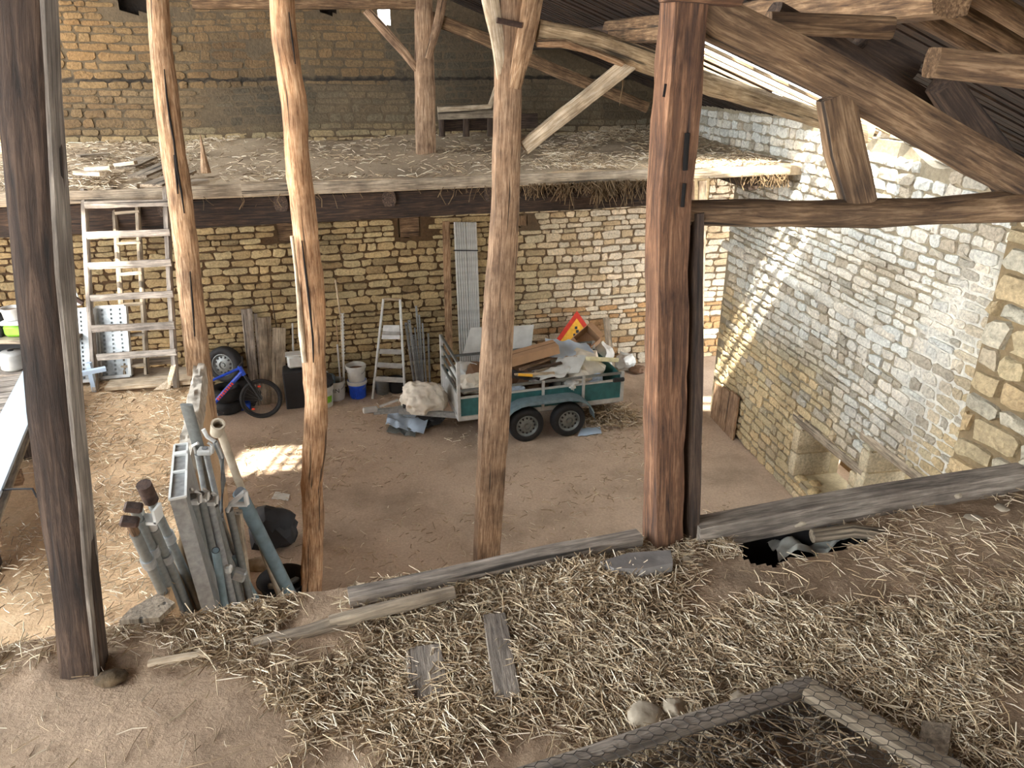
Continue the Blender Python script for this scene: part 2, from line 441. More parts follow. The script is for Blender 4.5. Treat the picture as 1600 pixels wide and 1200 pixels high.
# back wall (gable)
bd = Vector((1, BWb, 0)).normalized(); bn = Vector((BWb, -1, 0)).normalized()
BS0, BS1 = -11.0, 7.6
borg = Vector((0, BWa, 0))
OCHRE, OCH2, LIME_LIT, MUD, MUD2 = srgb(188, 166, 122), srgb(160, 138, 98), srgb(220, 208, 186), srgb(106, 92, 69), srgb(86, 75, 57)
def back_top(s):
    if s is None: return 8.8
    p = borg + bd*s; return roof_full(p.x, p.y) - .02
BH = [(-4.35, -4.05, 8.0, 8.2)]
bholes = []
for (px, py, ww, hh) in ((210, 5, .42, .26), (512, 14, .2, .14), (447, 362, .30, .30), (640, 355, .34, .34), (815, 345, .2, .2)):
    p = at_line(px, py, BWa, BWb); s = (p-borg).dot(bd); bholes.append((s-ww/2, s+ww/2, p.z-hh/2, p.z+hh/2))
_win = at_line(596, 22, BWa, BWb); _ws = (_win-borg).dot(bd)
bholes.append((_ws-.07, _ws+.12, _win.z-.16, _win.z+.16))
def bcol(s, z, rs):
    t = sstep(-.6, 2.0, s + .5*nz3(Vector((s, z, 4))))*(1-sstep(4.2, 5, z))  # paler to the right: limewash and brighter light both in the colour
    c = lerp3(OCHRE, LIME_LIT, t*.85) if rs.random() < .7 else lerp3(OCH2, srgb(196, 176, 142), t)
    if z < 1.3 and s > .3 and rs.random() < .5: c = srgb(182, 146, 102)
    u = sstep(4.3, 4.7, z)
    m = MUD if nz3(Vector((s*.6, z*.6, 9))) > 0 else MUD2
    m = lerp3(m, srgb(134, 106, 70), .7*sstep(-4.0, -6.5, s)) if s < -4 else m
    if z > 5.2 and s < -2: m = lerp3(m, srgb(138, 106, 62), .4)
    return vary(lerp3(c, m, u), rs)
def CRACK(s): return CRK + .02*nz3(Vector((s*.9, 0, 3)))
CRK = at_line(540, 124, BWa, BWb).z
def brel(s, z): return .028 if z < 4.3 else .006 + .016*max(0, nz3(Vector((s*.7, z*.9, 1)))) + (.010 if s < -5 else 0)
mb = MB()
def bback(a, b):
    s = BS0+(BS1-BS0)*a; p = borg + bd*s; zt = back_top(s)+.25
    z = zt*b; d = .0 if z < 4.35 else .012*nz3(Vector((s*2, z*2, 5)))
    return p + bn*d + Vector((0, 0, z))
def bskip(a, b):
    s = BS0+(BS1-BS0)*a; z = (back_top(s)+.25)*b
    return any(h[0] < s < h[1] and h[2] < z < h[3] for h in bholes)
nu, nv = 300, 130
mb.grid(bback, nu, nv, bskip)
k = 0
for i in range(nu+1):
    for j in range(nv+1):
        z = mb.v[k].z; s = BS0+(BS1-BS0)*i/nu
        t = sstep(4.3, 4.6, z); u = sstep(-1, 2, s)
        mb.c[k] = lerp3(lerp3(srgb(84, 62, 36), srgb(112, 94, 70), u), srgb(94, 80, 59), t) if abs(z-CRACK(s)) > .035 else srgb(40, 32, 22); k += 1
# outer skin and thickness
o_ = [borg + bd*s - bn*.6 + Vector((0, 0, 0)) for s in (BS0, BS1)]
def bo(a, b):
    s = BS0+(BS1-BS0)*a; return borg + bd*s - bn*.6 + Vector((0, 0, (back_top(s)+.25)*b))
mb.grid(bo, 40, 20, lambda a, b: (lambda s, z: abs(s-_ws) < .3 and abs(z-_win.z) < .3)(BS0+(BS1-BS0)*a, (back_top(BS0+(BS1-BS0)*a)+.25)*b), col=srgb(150, 130, 100))
wall_back = struct('wall_back', mb, MORTAR, 'tall ochre rubble stone gable wall at the back', 'all')
stone_wall(wall_back, borg, bd, bn, BS0+.2, BS1-.2, .02, back_top, (.075, .15), (.14, .42), bcol, brel, bholes, 11, .013, .12, 300, CRACK, .06)
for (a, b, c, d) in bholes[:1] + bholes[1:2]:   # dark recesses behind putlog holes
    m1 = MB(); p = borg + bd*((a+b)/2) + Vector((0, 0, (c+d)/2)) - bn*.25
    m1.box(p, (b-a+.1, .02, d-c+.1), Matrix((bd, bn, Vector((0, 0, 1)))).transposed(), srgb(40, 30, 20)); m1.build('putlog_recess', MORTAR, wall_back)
for (a, b, c, d) in bholes[2:5]:
    m1 = MB(); p = borg + bd*((a+b)/2) + Vector((0, 0, (c+d)/2)) - bn*.04
    m1.box(p, (b-a-.01, .06, d-c-.01), Matrix((bd, bn, Vector((0, 0, 1)))).transposed()); m1.build('beam_stub', W_BEAM, wall_back)

# right wall
rd = Vector((-RWb, 1, 0)).normalized(); rn = Vector((-1, -RWb, 0)).normalized()
rorg = Vector((RWa, 0, 0))
def rs_of(px, py):
    d = ray(px, py); t = (RWa)/(d.x + RWb*d.y); p = EYE + d*t
    return (p-rorg).dot(rd), p.z
RS0, RS1 = 2.0, 14.9
RDOOR = (12.27, 14.62, -1, 4.05)
_a = rs_of(1247, 662); _b = rs_of(1333, 745)
RW1 = (8.22, 9.40, .30, 1.06); RW2 = (6.85, 7.95, .55, 1.50)
rholes = [RDOOR, RW1, RW2]
def right_top(s):
    if s is None: return 5.4
    y = s*rd.y
    base = 4.80 + .10*nz3(Vector((s*1.3, 0, 7)))
    base -= .16*sstep(.9, .3, abs(y-7.4))
    if y > 10.4: base = 4.95
    return base
def rcol(s, z, rs):
    n = nz3(Vector((s*.55, z*.6, 12)))
    t = sstep(-.25, .35, n + (z-2.2)*.32)
    c = lerp3(srgb(206, 186, 146), srgb(226, 222, 208), t)
    if rs.random() < .2: c = srgb(190, 180, 160)
    if z < 1.2 and s > 7.5: c = lerp3(c, srgb(216, 194, 150), .6)
    return vary(c, rs, .10)
def patch(s, z):      # flush lime mortar patch
    d = ((s-6.9)/.8)**2 + ((z-2.6)/1.3)**2
    return sstep(1.25, .6, d + .45*nz3(Vector((s*1.4, z*1.4, 3))))
mb = MB()
RT = 5.2
def rback(a, b):
    s = RS0+(RS1-RS0)*a; zt = right_top(s); z = zt*b
    return rorg + rd*s + rn*(.013*patch(s, z) + .006*nz3(Vector((s*3, z*3, 1)))) + Vector((0, 0, z))
def rskip(a, b):
    s = RS0+(RS1-RS0)*a; z = right_top(s)*b
    return any(h[0] < s < h[1] and h[2] < z < h[3] for h in rholes)
nu, nv = 260, 100
mb.grid(rback, nu, nv, rskip); k = 0
for i in range(nu+1):
    for j in range(nv+1):
        s = RS0+(RS1-RS0)*i/nu; z = mb.v[k].z
        mb.c[k] = lerp3(srgb(150, 138, 114), srgb(224, 220, 206), patch(s, z)); k += 1
THK = .62
mb.grid(lambda a, b: rorg + rd*(RS0+(RS1-RS0)*a) - rn*THK + Vector((0, 0, right_top(RS0+(RS1-RS0)*a)*b)), 130, 50, rskip, srgb(170, 155, 125))
mb.grid(lambda a, b: rorg + rd*(RS0+(RS1-RS0)*a) - rn*(THK*b) + Vector((0, 0, right_top(RS0+(RS1-RS0)*a))), 120, 4, None, srgb(180, 168, 145))
for h in rholes:     # reveals
    c = srgb(196, 178, 140)
    for s in (h[0], h[1]):
        mb.grid(lambda a, b: rorg + rd*s - rn*(THK*a) + Vector((0, 0, max(0, h[2]) + (h[3]-max(0, h[2]))*b)), 3, 6, None, c)
    for z in (h[2], h[3]):
        if z < 0: continue
        mb.grid(lambda a, b: rorg + rd*(h[0]+(h[1]-h[0])*a) - rn*(THK*b) + Vector((0, 0, z)), 6, 3, None, c)
wall_right = struct('wall_right', mb, MORTAR, 'pale limewashed rubble stone side wall on the right', 'all')
stone_wall(wall_right, rorg, rd, rn, RS0, RS1, .02, right_top, (.075, .145), (.13, .36), rcol, lambda s, z: .032, rholes, 23, .014, .13, 300, None, .08)
# stones lying loose along the wall top, each jamb block of the far opening
for i in range(26):
    s = 6.4 + i*.33 + R.uniform(-.05, .05)
    if s > 14: break
    p = rorg + rd*s - rn*R.uniform(.08, .3) + Vector((0, 0, right_top(s)+.04))
    m1 = MB(); sz = (R.uniform(.22, .36), R.uniform(.2, .3), R.uniform(.10, .17))
    m1.box(p, sz, Matrix.Rotation(R.uniform(-.5, .5)+1.4, 3, 'Z'), vary(srgb(205, 198, 182), R), .045)
    for q in range(len(m1.v)): m1.v[q] = m1.v[q] + Vector((R.uniform(-.02, .02), R.uniform(-.02, .02), R.uniform(-.015, .015)))
    m1.build('coping_stone', STONE, wall_right, smooth='all')
for (s_e, side) in ((RDOOR[0], 1),):   # quoins on the near jamb
    z = .02
    while z < 4.0:
        h_ = R.uniform(.14, .24); m1 = MB()
        c = rorg + rd*(s_e+.01) - rn*(THK/2) + Vector((0, 0, z+h_/2))
        m1.box(c, (.05, THK-.02, h_-.015), Matrix((rd, -rn, Vector((0, 0, 1)))).transposed(), vary(srgb(206, 196, 172), R), .02)
        m1.build('quoin', STONE, wall_right, smooth='all'); z += h_
for (h, jc) in ((RW1, 1), (RW2, 1)):  # cut-stone jambs and wooden lintels of the two low openings
    for s in (h[0]-.02, h[1]+.02):
        z = h[2]
        while z < h[3]-.05:
            h_ = min(R.uniform(.24, .38), h[3]-z); m1 = MB()
            sg = -1 if s < (h[0]+h[1])/2 else 1
            c = rorg + rd*(s+sg*.05) - rn*(.22) + Vector((0, 0, z+h_/2))
            m1.box(c, (.16, .54, h_-.012), Matrix((rd, -rn, Vector((0, 0, 1)))).transposed(), vary(srgb(214, 200, 168), R, .07), .015)
            m1.build('jamb_stone', STONE, wall_right, smooth='all'); z += h_
    m1 = MB(); c0 = rorg + rd*(h[0]-.22) - rn*.10 + Vector((0, 0, h[3]+.06)); c1 = rorg + rd*(h[1]+.22) - rn*.10 + Vector((0, 0, h[3]+.06))
    m1.loft([(c0, .30, .13), (c1, .30, .13)], n=12, sq=6, amp=.01, step=.15); m1.build('lintel', W_BOARD, wall_right, smooth=True)
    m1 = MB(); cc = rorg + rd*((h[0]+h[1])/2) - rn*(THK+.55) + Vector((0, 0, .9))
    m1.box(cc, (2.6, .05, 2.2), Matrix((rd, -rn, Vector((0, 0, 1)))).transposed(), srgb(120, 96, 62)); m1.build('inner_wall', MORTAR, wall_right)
for (h, zz) in ((RW1, .18),):  # rough stones of the sill
    for i in range(7):
        p = rorg + rd*(h[0]+.1+i*.17) - rn*R.uniform(-.02, .3) + Vector((0, 0, h[2]-.02)); m1 = MB()
        m1.box(p, (.16, .16, .1), Matrix.Rotation(R.uniform(0, 3), 3, 'Z'), vary(srgb(200, 176, 130), R), .035); m1.build('sill_stone', STONE, wall_right, smooth='all')
_l0, _l1 = rs_of(1130, 382), rs_of(1405, 527)
_n = 11
for i in range(_n):    # course of long pale stones standing proud of the wall
    t = (i+.5)/_n; s = _l0[0]+(_l1[0]-_l0[0])*t; z = _l0[1]+(_l1[1]-_l0[1])*t
    m1 = MB(); m1.box(rorg + rd*s + rn*.0 + Vector((0, 0, z+R.uniform(-.02, .02))), (abs(_l1[0]-_l0[0])/_n*.94, .11, R.uniform(.11, .16)), Matrix((rd, -rn, Vector((0, 0, 1)))).transposed(), vary(srgb(226, 220, 204), R, .06), .028)
    for q in range(len(m1.v)): m1.v[q] = m1.v[q] + Vector((R.uniform(-.012, .012), R.uniform(-.012, .012), R.uniform(-.01, .01)))
    m1.build('ledge_stone', STONE, wall_right, smooth='all')
# boarded hatch at the foot of the wall
m1 = thing('plank_hatch', 'weathered plank hatch against the foot of the pale wall by the far opening', 'hatch', rorg + rd*11.6 + rn*.05)
for i in range(3):
    q = MB(); a = rorg + rd*(11.25+i*.3) + rn*.10; q.bar(a, a+Vector((0, 0, .75-.05*i)) + rn*-.01, .28, .03, rn); q.build('plank', W_BROWN, m1)

# short cross wall beside the loft (right edge of the view)
sd = Vector((1, .27, 0)).normalized(); sn = Vector((.27, -1, 0)).normalized(); sorg = Vector((3.08, 3.95, 0))
mb = MB()
M_ = Matrix((sd, -sn, Vector((0, 0, 1)))).transposed()
mb.box(sorg + sd*1.35 - sn*.30 + Vector((0, 0, 2.5)), (2.7, .56, 5.0), M_, srgb(128, 110, 80))
wall_stub = struct('wall_stub', mb, MORTAR, 'short ochre stone cross wall at the right edge beside the loft')
scol = lambda s, z, rs: vary(srgb(190, 170, 132) if rs.random() < .6 else srgb(196, 186, 162), rs)
stone_wall(wall_stub, sorg, sd, sn, -.04, 2.3, .05, lambda s: 5.0, (.11, .19), (.2, .42), scol, lambda s, z: .04, (), 5, .02, .12, 300, None, .03, cull=False)
stone_wall(wall_stub, sorg, -sn, -sd, 0, .58, .05, lambda s: 5.0, (.11, .19), (.2, .36), scol, lambda s, z: .04, (), 6, .02, .12, 60, None, .03, cull=False)

# ------------------------------------------------------------------ roof
HOLES = [(1.9, 4.9, 7.95, 9.45), (3.75, 4.9, 7.1, 7.95), (-5.85, -4.95, 4.3, 5.1)]  # last one is an unseen gap added to cast a floor sun patch
def in_hole(X, Y): return any(a < X < b and c < Y-(.27*(X-1.5) if a > 1 else 0) < d for a, b, c, d in HOLES)
RX0 = -5.6
def rpt(a, b, dz=0):        # a: 0 at the ridge, 1 beyond the eaves; b along the barn
    Y = -4.5 + 19.6*b; xr = RIDGE - .168*(Y-9); xe = right_x(Y)+.75
    X = xr + (xe-xr)*a; return Vector((X, Y + .26*0, roof_z(X, Y)+dz))
mb = MB(); nu, nv = 96, 160
mb.grid(lambda a, b: rpt(a, b, .20+.012*math.sin(b*160*1.9)), nu, nv, lambda a, b: (lambda p: in_hole(p.x, p.y) or p.y > back_y(p.x)+.7)(rpt(a, b)))
def lpt(a, b, dz=0):
    Y = -4.5 + 19.6*b; xr = RIDGE - .168*(Y-9); X = xr - 2.2*a; return Vector((X, Y, roof_z(xr, Y) - .37*(xr-X) + dz))
mb.grid(lambda a, b: lpt(a, b, .20), 24, 160, lambda a, b: (lambda p: in_hole(p.x, p.y))(lpt(a, b)))
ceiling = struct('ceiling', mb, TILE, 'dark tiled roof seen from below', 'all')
# boards of the far bays, each a piece; they run down the slope
b_ = -4.5
def slope_line(Y, x0, x1, dz):
    # line of constant position along the barn, skewed parallel to the trusses
    pts = []
    for X in (x0, x1):
        y = Y + .27*(X-1.5); pts.append(Vector((X, y, roof_z(X, y)+dz)))
    return pts
cnt = 0; Y = 4.4
while Y < 14.2:
    wd = R.uniform(.10, .135); yc = Y + wd/2
    low_row = 7.05 < yc < 7.85
    hole_row = any(c-.5 < yc < d+.45 and (a_ > 1) for a_, b2, c, d in HOLES)
    pieces = [(-3.0, right_x(yc)+.45)]
    if hole_row:
        if 7.85 < yc < 9.5: pieces = [(-3.0, R.uniform(1.6, 1.9))] + ([(1.8, right_x(yc)+.4)] if (cnt % 3 == 0) else [])
    if low_row: pieces = [(-3.0, R.uniform(3.5, 3.75))]
    for (x0, x1) in pieces:
        p0, p1 = slope_line(yc, x0, x1, .10 + R.uniform(-.008, .008))
        if p1.y > back_y(p1.x): 
            continue
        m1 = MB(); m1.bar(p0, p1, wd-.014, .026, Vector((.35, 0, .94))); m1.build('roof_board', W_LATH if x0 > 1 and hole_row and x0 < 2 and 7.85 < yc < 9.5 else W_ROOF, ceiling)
    Y += wd; cnt += 1
# rafters of the near bay
Y = .9; 
while Y < 4.5:
    p0, p1 = slope_line(Y, -1.2, right_x(Y)+.2, .06); m1 = MB()
    m1.loft([(p0, .075, .10), (p0.lerp(p1, .5)+Vector((0, R.uniform(-.03, .03), 0)), .085, .10), (p1, .075, .10)], n=10, sq=5, amp=.008, step=.3)
    m1.build('rafter', W_ROOF if R.random() < .15 else W_BEAM, ceiling, smooth=True); Y += R.uniform(.24, .31)
# split laths lying over the near rafters, parallel to the eaves
for k in range(34):
    X = -.6 + k*.155; y0, y1 = .6 + .2*X, 4.6 + .2*X
    if X > 4.6: break
    p0 = Vector((X + .168*1.5, y0, roof_z(X+.25, y0)+.125)); p1 = Vector((X-.168*2.2, y1, roof_z(X-.37, y1)+.125)); m1 = MB()
    m1.bar(p0, p1, .05, .02, Vector((.35, 0, .94))); m1.build('lath', W_ROOF, ceiling)

# slab added outside the far opening to shade the sunlit ground
mb = MB(); mb.add([Vector(v) for v in ((right_x(10.8)+.5, 10.8, 4.3), (9.2, 10.8, 3.2), (9.2, 17, 3.2), (right_x(16)+.6, 16, 4.3))], [(0, 1, 2, 3)]); mb.add([Vector(v)+Vector((0, 0, .12)) for v in ((right_x(10.8)+.5, 10.8, 4.3), (9.2, 10.8, 3.2), (9.2, 17, 3.2), (right_x(16)+.6, 16, 4.3))], [(0, 1, 2, 3)])
struct('ceiling_shade_slab', mb, TILE, 'added slab shading the ground outside the far opening')
# ------------------------------------------------------------------ mezzanine
mb = MB()
def mz(a, b, dz=0.):
    X = -11 + 15.4*a; X = min(X, 4.4); y0 = MZa+MZb*X + .03*nz3(Vector((X*1.2, 0, 4))); y1 = back_y(X)+.05
    Y = y0 + (y1-y0)*b
    xr = right_x(Y)+.1; X2 = min(X, xr)
    hump = .16*sstep(.55, 1, b)*(.5+nz3(Vector((X*.6, 1, 1)))) + .05*nz3(Vector((X*.9, Y*.9, 5))) + .02*nz3(Vector((X*4, Y*4, 5)))
    return Vector((X2, Y, Z_MEZ + (hump + dz if dz == 0 else dz)))
mb.grid(lambda a, b: mz(a, b), 150, 50)
mb.grid(lambda a, b: mz(a, b, -.13) , 60, 12)
mb.grid(lambda a, b: Vector((mz(a, 0).x, mz(a, 0).y, Z_MEZ-.13+(mz(a, 0).z-Z_MEZ+.13)*b)), 150, 2)
floor_mez = struct('floor_mezzanine', mb, D_MEZ, 'straw-strewn mezzanine floor along the back wall', 'all')
for i, (xa, xb) in enumerate(((-10.5, -5.2), (-5.2, -2.9), (-2.9, -.2), (-.2, 1.7), (1.7, 3.55))):    # edge planks
    m1 = MB(); f = lambda X: Vector((X, MZa+MZb*X-.02, Z_MEZ-.05))
    m1.loft([(f(xa), .05, .13), (f((xa+xb)/2)+Vector((0, 0, -.01)), .05, .12), (f(xb), .05, .13)], n=8, sq=8, amp=.006, step=.25)
    m1.build('edge_plank', [W_TAN, W_BOARD, W_BOARD, W_BOARD, W_PALE][i], floor_mez, smooth=True)
for i, x in enumerate((-9.6, -8.4, -7.2, -6.0, -4.85, -3.7, -2.55, -1.4, -.25, .9, 2.05, 3.1)):      # joists
    m1 = MB(); y0 = MZa+MZb*x+.06; p0 = Vector((x, y0, Z_MEZ-.22)); p1 = Vector((x-.168*(back_y(x)-y0)*.8, back_y(x-.6), Z_MEZ-.22))
    m1.loft([(p0, .15, .18), (p1, .15, .18)], n=10, sq=4, amp=.012, step=.3); m1.build('joist', W_DARK, floor_mez, smooth=True)
m1 = MB()
m1.loft([(Vector((x, MZa+MZb*x+.22, Z_MEZ-.30)), .26, .34) for x in (-10, -6, -2, 1, 2.2)], n=12, sq=4, amp=.02, step=.3); m1.build('main_beam', W_ROOF, floor_mez, smooth=True)
# hanging straw and cobweb under the edge
mb = MB(); hr = random.Random(4)
for i in range(1700):
    u = hr.random()
    X = hr.choice((hr.gauss(1.05, .35), hr.gauss(.9, .4), hr.uniform(-4, 3.4) if hr.random() < .3 else hr.gauss(1.2, .3), hr.gauss(3.3, .2), hr.gauss(.6, .5)))
    X = min(X, 3.5); y = MZa+MZb*X + hr.uniform(-.06, .25); L = hr.uniform(.05, .2)*(hr.uniform(.8, 3.0)*(.6+nz3(Vector((X*3, 0, 1)))) if abs(X-1.0) < .6 else 1)
    p = Vector((X, y, Z_MEZ-.10)); a = Vector((hr.uniform(-.05, .05), hr.uniform(-.05, .05), -L*.5)); b2 = a + Vector((hr.uniform(-.07, .07), hr.uniform(-.05, .05), -L*.5))
    mb.tube([p, p+a, p+b2], hr.uniform(.003, .006), 3, cap=False)
tag(mb.build('hanging_straw', COBWEB, floor_mez), 'straw and cobwebs hanging below the edge', kind='stuff')

# ------------------------------------------------------------------ left platform
PE0 = Vector((-2.11, 3.75, Z_PLAT)); PE1 = Vector((-3.32, 7.75, Z_PLAT))        # its right edge
def plat_x(Y): return PE0.x + (PE1.x-PE0.x)*(Y-PE0.y)/(PE1.y-PE0.y)
mb = MB()
def pp(a, b):
    Y = -3.5 + 11.3*b; xe = plat_x(max(Y, 3.0)); X = -11 + (xe+11)*a
    return Vector((X, Y, Z_PLAT + .03*nz3(Vector((X*1.1, Y*1.1, 2))) + .015*nz3(Vector((X*5, Y*5, 2)))))
mb.grid(pp, 90, 110)
mb.grid(lambda a, b: Vector((pp(1, a).x, pp(1, a).y, pp(1, a).z*(1-b))), 110, 6)
mb.grid(lambda a, b: Vector((pp(a, 1).x, pp(a, 1).y, pp(a, 1).z*(1-b))), 60, 6)
floor_plat = struct('floor_platform', mb, D_PLAT, 'raised straw-covered earth platform at the left', 'all')

# ------------------------------------------------------------------ loft in the foreground
HATCH = [at_z(x, y, Z_LOFT) for x, y in ((880, 1230), (1262, 1085), (1470, 1230), (1470, 1500), (880, 1500))]
HOLE2 = [at_z(x, y, Z_LOFT) for x, y in ((1136, 846), (1180, 826), (1245, 820), (1330, 818), (1390, 824), (1352, 848), (1290, 864), (1232, 874), (1208, 890), (1170, 886), (1150, 862))]
def inside(p, poly):
    c = False; n = len(poly)
    for i in range(n):
        a, b = poly[i], poly[(i+1) % n]
        if (a.y > p.y) != (b.y > p.y) and p.x < (b.x-a.x)*(p.y-a.y)/(b.y-a.y)+a.x: c = not c
    return c
SMOOTH = [at_z(x, y, Z_LOFT) for x, y in ((-400, 1085), (160, 1068), (330, 1055), (440, 1085), (470, 1130), (400, 1260), (-400, 1300))]
def wob(X, Y): return Vector((X+.09*nz3(Vector((X*4, Y*4, 1)))+.05*nz3(Vector((X*11, Y*11, 1))), Y+.07*nz3(Vector((X*4, Y*4, 9)))+.04*nz3(Vector((X*11, Y*11, 9))), 0))
def lz(X, Y):
    p = Vector((X, Y, 0))
    sm = .35 if inside(p, SMOOTH) else 1
    z = .022*nz3(Vector((X*1.6, Y*1.6, 1))) + sm*(.014*nz3(Vector((X*6, Y*6, 4))) + .008*nz3(Vector((X*15, Y*15, 4))))
    q = at_z(930, 915, Z_LOFT); d = math.hypot((X-q.x)/.38, (Y-q.y)/.2); z += .05*max(0, 1-d)      # heap of straw
    return Z_LOFT + z
mb = MB(); NU, NV = 420, 210
def lp(a, b):
    X = -4.5 + 8.6*a; ye = LEa + LEb*X + .02*nz3(Vector((X*3, 0, 2)))
    if X > 2.4: ye = min(ye, 3.7)
    Y = -1.2 + (ye+1.2)*(b**.8); return Vector((X, Y, lz(X, Y)))
mb.grid(lp, NU, NV, lambda a, b: (lambda p: inside(p, HATCH) or inside(p, HOLE2))(lp(a, b)))
mb.grid(lambda a, b: Vector((lp(a, 1).x, lp(a, 1).y, lp(a, 1).z-.24*b)), NU, 3)
_und = lambda a, b: Vector((-4.5+8.6*a, -4 + (LEa + LEb*(-4.5+8.6*a)+4)*b, Z_LOFT-.24))
mb.grid(_und, 120, 100, lambda a, b: inside(_und(a, b), HOLE2) or inside(_und(a, b), HATCH))
mb.grid(lambda a, b: Vector((-4.5+8.6*a, -4+2.85*b, Z_LOFT)), 20, 4)
floor_loft = struct('floor_loft', mb, D_LOFT, 'dusty loft floor scattered with straw in the foreground', 'all')
for i in range(9):   # old floor boards left under the earth, laid across the loft
    x = -4 + i*.95; m1 = MB(); y = LEa+LEb*x-.04
    m1.bar((x, y, Z_LOFT-.34), (x+.7, -3.5, Z_LOFT-.34), .12, .16, (0, 0, 1)); m1.build('loft_joist', W_DARK, floor_loft)
# unseen wall added behind the viewer to cut frontal sky light, open at left
mb = MB(); mb.grid(lambda a, b: Vector((-3.2+10*a, -4.3, (roof_full(-3.2+10*a, -4.3)+.2)*b)), 20, 12, None, srgb(170, 150, 115))
mb.grid(lambda a, b: Vector((-3.2+10*a, -4.9, (roof_full(-3.2+10*a, -4.9)+.2)*b)), 20, 12, None, srgb(170, 150, 115))
struct('wall_light_block', mb, MORTAR, 'added wall behind the viewer that blocks frontal sky light')
# ------------------------------------------------------------------ timbers
def on(pl, x, y): return at_line(x, y, *pl)
def timber(name, pts, pl, mat, label, cat, sq=5, dr=1.0, amp=.012, side=None, off=(0, 0, 0), parent=None, ext0=0, ext1=0, n=14, group=None, step=.12, freq=4, drop_to=None):
    # pts: (px, py, width px) along the timber, read on truss plane pl
    path = []
    for x, y, wp in pts:
        p = on(pl, x, y); wd = wp*depth(p)/F; path.append([p + Vector(off), wd, wd*dr])
    if ext0: d = (path[0][0]-path[1][0]).normalized(); path.insert(0, [path[0][0]+d*ext0, path[0][1], path[0][2]])
    if ext1: d = (path[-1][0]-path[-2][0]).normalized(); path.append([path[-1][0]+d*ext1, path[-1][1], path[-1][2]])
    if drop_to is not None:
        a, b = path[-2][0], path[-1][0]; d = (b-a)/(b.z-a.z); path.append([b + d*(drop_to-b.z), path[-1][1], path[-1][2]])
    mb = MB(); sdv = side if side is not None else Vector((1, pl[1], 0)).normalized()
    mb.loft([tuple(q) for q in path], n=n, sq=sq, side=sdv, amp=amp, step=step, freq=freq)
    o = mb.build(name, mat, parent, smooth=True)
    if parent is None: tag(o, label, cat, group)
    return o
UPZ = Vector((0, 0, 1))
# post 1: near left, dark; a grey strip paints its lit, weathered right side
p1 = thing('timber_post', 'dark brown squared post at the left edge standing on the loft', 'post', on(T1, 135, 1040))
T1b = (2.43, .27)
timber('post_shaft', [(36, -60, 80), (46, 150, 76), (66, 420, 70), (92, 700, 62), (120, 930, 58), (133, 1042, 58)], T1b, W_DARK, None, None, sq=9, dr=.9, amp=.01, parent=p1)
timber('lit_weathered_edge', [(75, -60, 11), (84, 150, 11), (101, 420, 11), (121, 650, 10), (146, 930, 9), (157, 1035, 8)], T1b, W_GREY, None, None, sq=6, dr=7, amp=.005, parent=p1, off=(.0, .0, 0))
# post 2: at the mezzanine edge behind the ladder
P2 = (8.48, .266)
p2 = thing('timber_post', 'slim tan round post between the wooden ladder and the stone wall', 'post', on(P2, 318, 600))
timber('post_shaft', [(244, -60, 34), (250, 60, 34), (266, 200, 37), (284, 330, 36), (298, 460, 36), (312, 585, 36)], P2, W_TAN, None, None, sq=2.4, amp=.03, drop_to=0.0, parent=p2)
for pts in ([(256, 108, 1.5), (260, 150, 3), (265, 185, 3.5), (271, 218, 3), (276, 262, 4), (283, 300, 3), (287, 330, 1.5)], [(271, 240, 1.5), (275, 275, 3.5), (277, 300, 1.5)], [(296, 420, 1.5), (300, 470, 3), (303, 520, 1.5)]):
    timber('drying_crack_shade', pts, P2, RECESS_SHADE, None, None, sq=2, dr=2, amp=0, parent=p2, off=(.048, -.108, 0), n=8)
# post 3: pale round trunk
p3 = thing('timber_post', 'pale orange rounded tree-trunk post, third from the left', 'post', at_z(487, 945, .0))
T2b = (7.6, .27)
timber('post_shaft', [(437, -60, 38), (444, 60, 38), (458, 150, 40), (466, 250, 37), (474, 330, 38), (484, 430, 38), (491, 520, 37), (492, 620, 35), (493, 690, 37), (488, 760, 32), (488, 850, 33), (487, 940, 35)], T2b, W_ORANGE, None, None, sq=2.2, amp=.045, parent=p3, drop_to=.0, freq=3)
timber('bark_strip', [(463, 365, 5), (470, 420, 6), (474, 470, 9), (478, 520, 10), (482, 560, 6)], T2b, W_PALE, None, None, sq=2, amp=.02, dr=1.2, parent=p3, off=(-.015, -.10, 0))
for pts in ([(470, 372, 1.5), (476, 420, 3.5), (482, 470, 4), (487, 520, 3.5), (488, 560, 1.5)], [(450, 20, 1.5), (455, 60, 3), (460, 100, 1.5)]):
    timber('drying_crack_shade', pts, T2b, RECESS_SHADE, None, None, sq=2, dr=2, amp=0, parent=p3, off=(.036, -.108, 0), n=8)
# post 4: squared, with two raking braces and an iron strap
p4 = thing('timber_post', 'squared light brown post with forked braces at its head, in front of the trailer', 'post', at_z(760, 940, 0))
timber('post_shaft', [(797, -80, 38), (796, 60, 38), (792, 200, 38), (789, 330, 39), (781, 450, 42), (776, 560, 44), (770, 680, 42), (763, 800, 38), (760, 890, 37)], T2, W_BROWN, None, None, sq=8, dr=1.0, amp=.022, parent=p4, drop_to=0)
timber('brace', [(761, -70, 26), (766, 0, 24), (780, 80, 19), (787, 145, 12)], T2, W_PALE, None, None, sq=6, dr=.9, amp=.02, parent=p4, off=(0, -.06, 0))
timber('brace', [(846, -70, 30), (832, 0, 30), (815, 80, 28), (803, 138, 22)], T2, W_TAN, None, None, sq=6, dr=.9, amp=.025, parent=p4, off=(0, -.10, 0))
timber('iron_strap', [(777, 33, 8), (815, 41, 8)], T2, RUST, None, None, sq=8, dr=.8, amp=0, parent=p4, off=(0, -.165, 0), side=UPZ)
